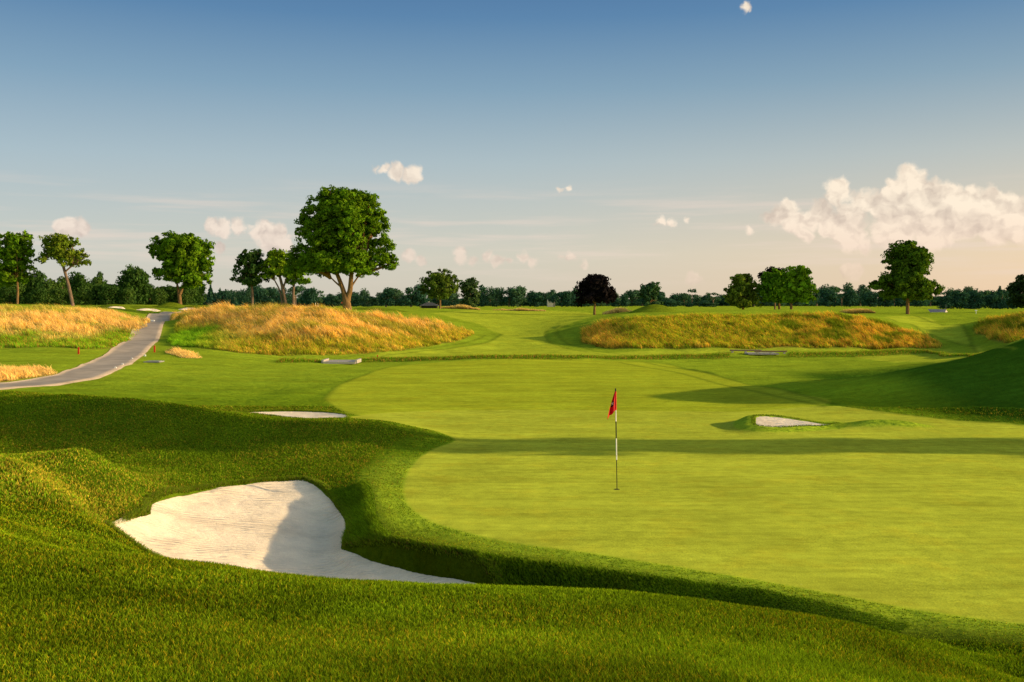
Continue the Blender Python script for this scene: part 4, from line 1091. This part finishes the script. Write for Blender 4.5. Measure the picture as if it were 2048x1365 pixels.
o = stick('pole_section', (844, 786), M_white, .0125); o['label'] = 'white section under the flag'
o = stick('pole_top', (786, 778), M_black, .014)
# cloth: hangs limp from the pole in folds
top = np.linspace(0, 1, 22)
hoist = np.array([Lp(1231.2, 784.5), Lp(1231.8, 821)])
fly = np.array([Lp(1229.5, 784), Lp(1224, 800), Lp(1218, 820), Lp(1213.5, 839)])
fly_c = catmull(fly, 7, False)
nu, nv = 16, len(fly_c)
P = np.zeros((nv, nu, 3))
for j in range(nv):
    t = j / (nv - 1); h0 = hoist[0] * (1 - t) + hoist[1] * t; e = fly_c[j]
    for i in range(nu):
        u = i / (nu - 1); p = h0 * (1 - u) + e * u
        p[1] += .045 * math.sin(u * 9 + t * 2.5) * u * (.4 + t) - .02
        p[2] += -.02 * math.sin(u * 3.14) * (1 - t) + (.012 * math.sin(u * 11) * t)
        P[j, i] = p
ii = np.arange(nv * nu).reshape(nv, nu)
qs = np.stack([ii[:-1, :-1], ii[:-1, 1:], ii[1:, 1:], ii[1:, :-1]], -1).reshape(-1, 4)
cl = mesh_np('flag_cloth', P.reshape(-1, 3), qs, M_flag, flag, smooth=True)
# sleeve lit orange red around the pole
sl = stick('flag_sleeve', (821, 784), M_flag, .019)
# crest on the cloth: dark roundel with white angular figure, laid on the cloth surface
def on_cloth(u, v, off):
    j = min(max(v, 0), .999) * (nv - 1); i = min(max(u, 0), .999) * (nu - 1); j0, i0 = int(j), int(i); a, b = j - j0, i - i0
    p = P[j0, i0] * (1 - a) * (1 - b) + P[j0 + 1, i0] * a * (1 - b) + P[j0, i0 + 1] * (1 - a) * b + P[j0 + 1, i0 + 1] * a * b
    return p + np.array([0, -off, 0])
def patch_mesh(name, outline, mat, off):
    N = 10; c = np.mean(outline, 0); V = []; 
    for k in range(N + 1):
        for (u, v) in outline: V.append(on_cloth(c[0] + (u - c[0]) * k / N, c[1] + (v - c[1]) * k / N, off))
    m = len(outline); jj = np.arange((N + 1) * m).reshape(N + 1, m)
    q = np.stack([jj[:-1], np.roll(jj, -1, 1)[:-1], np.roll(jj, -1, 1)[1:], jj[1:]], -1).reshape(-1, 4)
    return mesh_np(name, np.array(V), q, mat, cl)
patch_mesh('flag_emblem', [(.62 + .24 * math.cos(a), .52 + .13 * math.sin(a)) for a in np.linspace(0, 6.28, 24, endpoint=False)], M_black, .004)
patch_mesh('emblem_figure', [(.80,.46),(.66,.475),(.52,.44),(.56,.50),(.48,.57),(.60,.54),(.70,.60),(.70,.53),(.82,.50)], M_white, .008)
# cup: flat disc, the darkness inside the hole painted black
k = 24; t = np.linspace(0, 6.283, k, endpoint=False); Rr = .054
zc = .006
V = np.vstack([np.stack([np.cos(t) * Rr, np.sin(t) * Rr, np.full(k, zc)], 1), np.stack([np.cos(t) * (Rr + .01), np.sin(t) * (Rr + .01), np.full(k, zc - .002)], 1), np.stack([np.cos(t) * Rr * .5, np.sin(t) * Rr * .5, np.full(k, zc - .001)], 1)])
a = np.arange(k); b = np.roll(a, -1)
cup = mesh_np('hole_cup', V, [np.vstack([np.stack([a, b, b + k, a + k], -1), np.stack([a + 2*k, b + 2*k, b, a], -1)]), (a + 2 * k)[None]], M_cup); cup.location = (fx, fy, fz)
tag(cup, 'dark round hole in the green at the foot of the pin', 'golf hole')

# ------------------------------------------------------------------ boxes and small things
def box(c, sz, bev=.0, taper=1.0):
    x, y, z = np.array(sz) / 2
    V = np.array([(-x,-y,-z),(x,-y,-z),(x,y,-z),(-x,y,-z),(-x*taper,-y*taper,z),(x*taper,-y*taper,z),(x*taper,y*taper,z),(-x*taper,y*taper,z)]) + np.array(c)
    Fq = np.array([(0,3,2,1),(4,5,6,7),(0,1,5,4),(1,2,6,5),(2,3,7,6),(3,0,4,7)])
    return V, Fq
def boxes(L):
    Vs, Fs, o = [], [], 0
    for b in L:
        V, q = box(*b); Vs.append(V); Fs.append(q + o); o += 8
    return np.vstack(Vs), np.vstack(Fs)
def bevel(o, w=.02):
    m = o.modifiers.new('bevel', 'BEVEL'); m.width = w; m.segments = 2
def pixbase(px, py, y0=3, y1=400):
    p = hit(px, py, y0, y1); return p[0], p[1], zat(p[0], p[1])
# concrete footbridge over the ditch
bx, by, bz = pixbase(682, 727, 50, 80)
br = empty('concrete_footbridge', (bx, by, bz)); tag(br, 'pale concrete slab bridge with two low end walls left on the ditch', 'footbridge')
s = by / F
V, q = boxes([((0, .5, .09), (64 * s, 2.6, .16))]); o = mesh_np('deck', V, q, M_conc, br); bevel(o)
for sx in (-1, 1):
    V, q = boxes([((sx * 33 * s, .3, .17), (5 * s, 2.0, .26))]); o = mesh_np('parapet', V, q, M_conc, br); bevel(o, .03)
# timber bridge
bx, by, bz = pixbase(1518, 713, 60, 90); s = by / F
br = empty('timber_footbridge', (bx, by, bz)); tag(br, 'low weathered timber bridge with two long kerb beams on the ditch', 'footbridge')
V, q = boxes([((.25, .2, .06), (60 * s, 1.6, .12))]); o = mesh_np('deck', V, q, M_conc, br); bevel(o)
for (c, L_) in (((-20 * s, 1.2, .28), 64 * s), ((20 * s, -.55, .28), 64 * s)):
    V, q = boxes([(c, (L_, .18, .13))]); o = mesh_np('kerb_beam', V, q, M_wood, br); bevel(o)
    for kx in (-.42, 0, .42):
        V, q = boxes([((c[0] + kx * L_, c[1], .155), (.16, .16, .13))]); mesh_np('support_block', V, q, M_gable, br)
# red stakes
for px, py, lab in ((157, 709, 'red wooden stake left of the cart path'), (309, 705, 'red wooden stake right of the cart path')):
    bx, by, bz = pixbase(px, py, 50, 110)
    V, q = boxes([((0, 0, .2), (.11, .06, .5)), ((0, 0, .47), (.11, .06, .04), 0, .5)]); o = mesh_np('red_stake', V, q, M_red); o.location = (bx, by, bz); bevel(o, .01); tag(o, lab, 'stake', 'red hazard stakes')
for px, py, lab in ((735, 720, 'tiny red marker right of the concrete bridge'), (755, 713.5, 'tiny red marker behind the ditch right of the concrete bridge')):
    bx, by, bz = pixbase(px, py, 50, 90)
    V, q = boxes([((0, 0, .06), (.08, .05, .16)), ((0, 0, .15), (.08, .05, .02), 0, .5)]); o = mesh_np('red_stake', V, q, M_red); o.location = (bx, by, bz); tag(o, lab, 'stake', 'red hazard stakes')
# small white edge markers beside the path and a grey cover
for i, (px, py) in enumerate(((231, 739), (245, 733), (264, 721), (290, 713))):
    bx, by, bz = pixbase(px, py, 45, 90)
    V, q = boxes([((0, 0, .05), (.12, .1, .1)), ((0, 0, .11), (.09, .08, .03), 0, .6)]); o = mesh_np('path_marker', V, q, M_white); o.location = (bx, by, bz)
    tag(o, ('nearest', 'second nearest', 'second farthest', 'farthest')[i] + ' small white marker along the right edge of the path', 'marker', 'white markers along the path')
bx, by, bz = pixbase(308, 727, 45, 90); V, q = boxes([((0, 0, .03), (1.0, .9, .06)), ((0, 0, .07), (.8, .7, .02))]); o = mesh_np('drain_cover', V, q, M_grey); o.location = (bx, by, bz); tag(o, 'flat grey drain cover in the grass right of the path', 'cover')
bx, by, bz = pixbase(305, 645, 90, 130); V, q = boxes([((0, 0, .12), (.5, .3, .24), 0, .8)]); o = mesh_np('path_stone', V, q, M_white); o.location = (bx, by, bz); bevel(o, .05); tag(o, 'pale stone on the left edge of the climbing path', 'stone')
# far pin with red flag
def far_pin(px, Y, top, label, flagc):
    s = Y / F; bx = (px - 1024) * s; bz = zat(bx, Y); H = EYE - (top - HOR) * s - bz
    r = empty('far_flag', (bx, Y, bz)); tag(r, label, 'golf flag')
    V, q = tube([(0, 0, -.1), (0, 0, H)], [.03, .03]); mesh_np('pole', V, q, M_white, r)
    V = np.array([(0, 0, H), (-.45, .05, H - .08), (-.5, 0, H - .4), (0, 0, H - .38)]); mesh_np('flag_cloth', V, np.array([[0, 1, 2, 3]]), flagc, r)
far_pin(686, 230, 604, 'tiny red flag on a far green behind the big maple trunk', M_red)
for px, top, lab in ((631, 606, 'left thin white post far behind the golden bank'), (636, 607, 'right thin white post far behind the golden bank')):
    Y = 230; s = Y / F; bx = (px - 1024) * s; bz = zat(bx, Y); H = max(.8, EYE - (top - HOR) * s - bz)
    V, q = tube([(0, 0, -.1), (0, 0, H * .8), (0, 0, H)], [.05, .05, .03]); o = mesh_np('white_post', V, q, M_white); o.location = (bx, Y, bz); tag(o, lab, 'post', 'far white posts')
Y = 135; s = Y / F; bx = (1952 - 1024) * s; bz = zat(bx, Y)
r = empty('ball_washer', (bx, Y, bz)); tag(r, 'small white post with a cross head near the barn', 'post')
V, q = tube([(0, 0, -.1), (0, 0, .42)], [.035, .035]); mesh_np('post', V, q, M_white, r); V, q = boxes([((0, 0, .47), (.3, .14, .12))]); mesh_np('head', V, q, M_white, r)

# dark shelter with hipped roof
Y = 222; s = Y / F; bx = (859 - 1024) * s; bz = zat(bx, Y); zt = EYE - (605 - HOR) * s - bz; ze = EYE - (611.5 - HOR) * s - bz; hw = 18.5 * s
sh = empty('shelter', (bx, Y, bz)); tag(sh, 'low dark shelter with hipped roof on the fairway horizon', 'shelter')
V, q = boxes([((0, 0, ze / 2 - .3), (hw * 1.7, 2.6, ze + .6))]); mesh_np('wall', V, q, M_darkwall, sh)
V = np.array([(-hw, -1.9, ze), (hw, -1.9, ze), (hw, 1.9, ze), (-hw, 1.9, ze), (-hw * .25, 0, zt), (hw * .25, 0, zt), (-hw, -1.9, ze - .12), (hw, -1.9, ze - .12), (hw, 1.9, ze - .12), (-hw, 1.9, ze - .12)])
rf = mesh_np('roof', V, [np.array([(0,1,5,4),(2,3,4,5),(6,7,1,0),(7,8,2,1),(8,9,3,2),(9,6,0,3),(9,8,7,6)]), np.array([(1,2,5),(3,0,4)])], M_roofdark, sh)
V, q = boxes([((-.15, 0, zt + .06), (.25, .25, .25), 0, .6)]); mesh_np('roof_vent', V, q, M_gable, rf)
for sx in (-1, 1): V, q = boxes([((sx * hw * .92, -1.7, ze / 2 - .2), (.16, .16, ze + .2))]); mesh_np('post', V, q, M_wood, sh)
# barn at right: only its gable and roof rise over the ground
Y = 165; s = Y / F; bx = (1880 - 1024) * s; bz = zat(bx, Y); zt = EYE - (619 - HOR) * s - bz; ze = EYE - (628 - HOR) * s - bz
bn = empty('barn', (bx, Y, bz)); tag(bn, 'grey roofed barn with cream gable end below the right tree line', 'barn')
x0, xm, x1 = (1853 - 1880) * s, (1892 - 1880) * s, (1907 - 1880) * s; xr0 = (1861 - 1880) * s; xg = (1885 - 1880) * s
V = np.array([(x0, -2, ze), (xg - .6, -2.2, ze), (xm, 0, zt), (xr0 + .2, 1.6, zt), (xm + .05, 0.0, zt + .05), (x1 + .1, 1.8, ze), (x1 + .1, 1.9, ze + .06), (xr0 + 3, 3.6, ze)])
mesh_np('roof', V, np.array([(0, 1, 2, 3), (2, 5, 7, 3)]), M_roofgrey, bn)
V = np.array([(xg - .55, -2.1, -.8), (x1, 1.75, -.8), (x1, 1.75, ze - .02), (xm, -.02, zt - .04), (xg - .55, -2.1, ze - .02)])
mesh_np('gable_wall', V, [np.array([(0, 1, 2, 3, 4)])], M_gable, bn)
V = np.array([(x0 + .4, -1.9, -.8), (xg - .55, -2.1, -.8), (xg - .55, -2.1, ze - .02), (x0 + .4, -1.9, ze - .02)]); mesh_np('side_wall', V, np.array([(0, 1, 2, 3)]), M_gable, bn)
V, q = tube([(xm, .05, zt - .1), (xm, .05, zt + .8)], [.03, .015]); mesh_np('lightning_rod', V, q, M_grey, bn)
# distant building between the trees
Y = 520; s = Y / F; bx = (1102 - 1024) * s; bz = zat(bx, Y); zt = EYE - (600 - HOR) * s - bz
bd = empty('distant_building', (bx, Y, bz)); tag(bd, 'pale flat roofed building far off between trees left of the purple maple', 'building')
V, q = boxes([((0, 0, zt / 2 - .3), (15 * s, 6, zt + .6))]); mesh_np('wall', V, q, M_gable, bd); V, q = boxes([((0, 0, zt + .15), (15.6 * s, 6.3, .3))]); mesh_np('roof', V, q, M_roofgrey, bd)
V, q = boxes([((-2.6 * s, -3.03, zt * .7), (1.6 * s, .06, zt * .25)), ((2.6 * s, -3.03, zt * .7), (1.6 * s, .06, zt * .25))]); mesh_np('window_band', V, q, M_darkwall, bd)

# ------------------------------------------------------------------ sky, clouds, sun
w = bpy.data.worlds.new('World'); scene.world = w; w.use_nodes = True
nt = w.node_tree; nt.nodes.clear(); t = NT(nt)
sky = t.n('ShaderNodeTexSky'); sky.sky_type = 'NISHITA'; sky.sun_disc = False
sky.sun_elevation = SUN_EL; sky.sun_rotation = math.radians(90) + SUN_AZ
sky.air_density = 1.0; sky.dust_density = 1.2; sky.ozone_density = 1.5; sky.altitude = 200
tc = t.n('ShaderNodeTexCoord'); dirv = tc.outputs['Generated']
sx = t.n('ShaderNodeSeparateXYZ'); t.l(dirv, sx.inputs[0])
az = t.math('ARCTAN2', sx.outputs[0], sx.outputs[1]); el = t.math('ARCSINE', sx.outputs[2])
cmb = t.n('ShaderNodeCombineXYZ'); t.l(az, cmb.inputs[0]); t.l(el, cmb.inputs[1]); P0 = cmb.outputs[0]
def azel(px, py):
    a = math.atan((px - 1024) / F); return a, math.atan((HOR - py) / F * math.cos(a))
blobs = [(1812,352,20),(1790,378,24),(1830,372,28),(1862,387,28),(1900,393,27),(1940,398,26),(1980,404,26),(2012,414,26),(1750,404,22),(1722,405,26),(1780,412,36),(1850,425,46),(1920,435,46),(1990,440,42),(2040,442,38),(1676,379,25),(1668,398,20),(1700,432,30),
  (1575,422,20),(1558,432,18),(1592,448,26),(1538,432,12),(1640,428,24),(1622,440,18),(1660,452,26),(1606,468,16),(1700,466,34),(1790,455,42),(1870,460,40),(1502,462,10),(1730,490,14),(1690,488,12),(1780,478,22),
  (795,346,20),(825,351,20),(768,340,10),(752,338,7),(120,455,12),(140,458,18),(157,456,17),(445,451,17),(425,453,11),(478,450,15),(530,460,22),(553,468,20),(513,472,16),(543,484,26),(500,455,8),(572,488,14),(440,492,13),
  (818,512,14),(838,520,11),(920,511,14),(945,518,10),(975,511,13),(998,519,13),(1018,524,8),(1048,513,11),(1066,522,11),(1140,515,11),(1120,513,8),(1165,524,9),(1322,441,12),(1342,445,9),(1372,445,7),(1136,377,8),(1120,378,6),(1492,14,11),(1500,21,6),(1390,558,13),(1708,544,16),(1690,540,10)]
wn = t.noise(P0, 60, 4, .52, 'Color'); wv = t.vm('SCALE', t.vm('SUBTRACT', wn, (.5, .5, .5)), None, .02)
Pw = t.vm('ADD', P0, wv)
acc = None
for (px, py, r) in blobs:
    a, e = azel(px, py); r = r / F * (1.12 if r > 18 else 1.3)
    d = t.vm('DISTANCE', Pw, (a, e, 0)); v = t.math('MULTIPLY_ADD', d, -1 / r, 1.0)
    v = t.math('MULTIPLY', v, min(1.7, .22 + r * 64))
    acc = v if acc is None else t.math('MAXIMUM', acc, v)
billow = t.noise(Pw, 95, 3, .55)
dens = t.math('ADD', acc, t.math('MULTIPLY_ADD', billow, .40, -.15))
alpha = t.maprange(dens, .0, .48, 0, 1, True)
# relief: the lit side of every puff faces the sun at the right, above
def relief(scale, off):
    return t.math('SUBTRACT', t.noise(Pw, scale, 2.5, .5), t.noise(t.vm('ADD', Pw, off), scale, 2.5, .5))
rel = t.math('ADD', t.math('MULTIPLY', relief(80, (.0035, .004, 0)), 1.3), t.math('MULTIPLY', relief(32, (.008, .009, 0)), 1.8))
light = t.math('MULTIPLY_ADD', rel, 1.3, .68, True)
# soft streaks of high cloud near the horizon
mp = t.n('ShaderNodeMapping'); mp.inputs['Scale'].default_value = (3, 45, 1); t.l(P0, mp.inputs['Vector'])
streak = t.noise(mp.outputs[0], 1.3, 4, .6)
sw = t.math('MULTIPLY', t.maprange(streak, .45, .7, 0, .6, True), t.math('MULTIPLY', t.maprange(el, .0, .05, 0, 1, True), t.maprange(el, .13, .08, 0, 1, True)))

# tint of the clear sky with height and towards the sun
eln = t.maprange(el, 0, .31, 0, 1)
grad = t.ramp(eln, [(0, (.66, .59, .48)), (.155, (.635, .61, .52)), (.45, (.41, .505, .55)), (.68, (.215, .355, .485)), (.9, (.09, .22, .41)), (1.0, (.068, .18, .37))])
azn = t.maprange(az, -.5, .52, 0, 1)
warm = t.ramp(azn, [(0, (.86, .95, 1.05)), (.5, (1.0, 1.0, 1.0)), (.8, (1.18, 1.02, .90)), (1, (1.34, 1.06, .86))])
lowf = t.maprange(eln, .95, .1, 0, 1)
clear = t.vm('MULTIPLY', grad, t.mix(lowf, (1, 1, 1), warm))
K = 1 / .15     # the background strength is 0.15
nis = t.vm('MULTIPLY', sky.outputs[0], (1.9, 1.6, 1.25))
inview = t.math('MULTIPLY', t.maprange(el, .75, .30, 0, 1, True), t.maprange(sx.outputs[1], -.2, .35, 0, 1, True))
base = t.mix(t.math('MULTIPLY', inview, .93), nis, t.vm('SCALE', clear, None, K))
ccol = t.mix(light, (.68, .58, .49), (1.0, .87, .71)); ccol = t.vm('MULTIPLY', ccol, t.mix(t.maprange(el, .04, .09, 1, 0), (1, 1, 1), (1.0, .90, .90))); ccol = t.vm('MULTIPLY', ccol, t.mix(azn, (.88, .9, .95), (1.02, 1.0, .96)))
fade = t.maprange(el, .015, .085, .35, 1.0, True)
base = t.mix(t.math('MULTIPLY', sw, .85), base, t.vm('SCALE', (.86, .70, .60), None, K))
base = t.mix(t.math('MULTIPLY', alpha, fade), base, t.vm('SCALE', ccol, None, K))
bg = t.n('ShaderNodeBackground'); bg.inputs['Strength'].default_value = .15; t.l(base, bg.inputs['Color'])
wo = t.n('ShaderNodeOutputWorld'); t.l(bg.outputs[0], wo.inputs[0])

sd = bpy.data.lights.new('sun', 'SUN'); sd.energy = 5.0; sd.angle = math.radians(.5); sd.color = (1.0, .73, .40)
so = bpy.data.objects.new('sun', sd); COL.objects.link(so)
S_ = Vector((math.cos(SUN_EL) * math.cos(SUN_AZ), -math.cos(SUN_EL) * math.sin(SUN_AZ), math.sin(SUN_EL)))
so.rotation_euler = S_.to_track_quat('Z', 'Y').to_euler(); so.location = S_ * 200

cd = bpy.data.cameras.new('camera'); cam = bpy.data.objects.new('camera', cd); COL.objects.link(cam)
cam.location = (0, 0, EYE); cam.rotation_euler = (math.radians(90), 0, 0)
cd.lens = 35; cd.sensor_width = 36; cd.shift_y = -(682.5 - HOR) / 2048; cd.clip_start = .1; cd.clip_end = 20000
scene.camera = cam
scene.view_settings.view_transform = 'Standard'; scene.view_settings.look = 'None'; scene.view_settings.exposure = 0; scene.view_settings.gamma = 1
scene.cycles.max_bounces = 6; scene.cycles.diffuse_bounces = 3; scene.cycles.transmission_bounces = 3; scene.cycles.use_denoising = True; scene.cycles.denoising_prefilter = 'NONE'
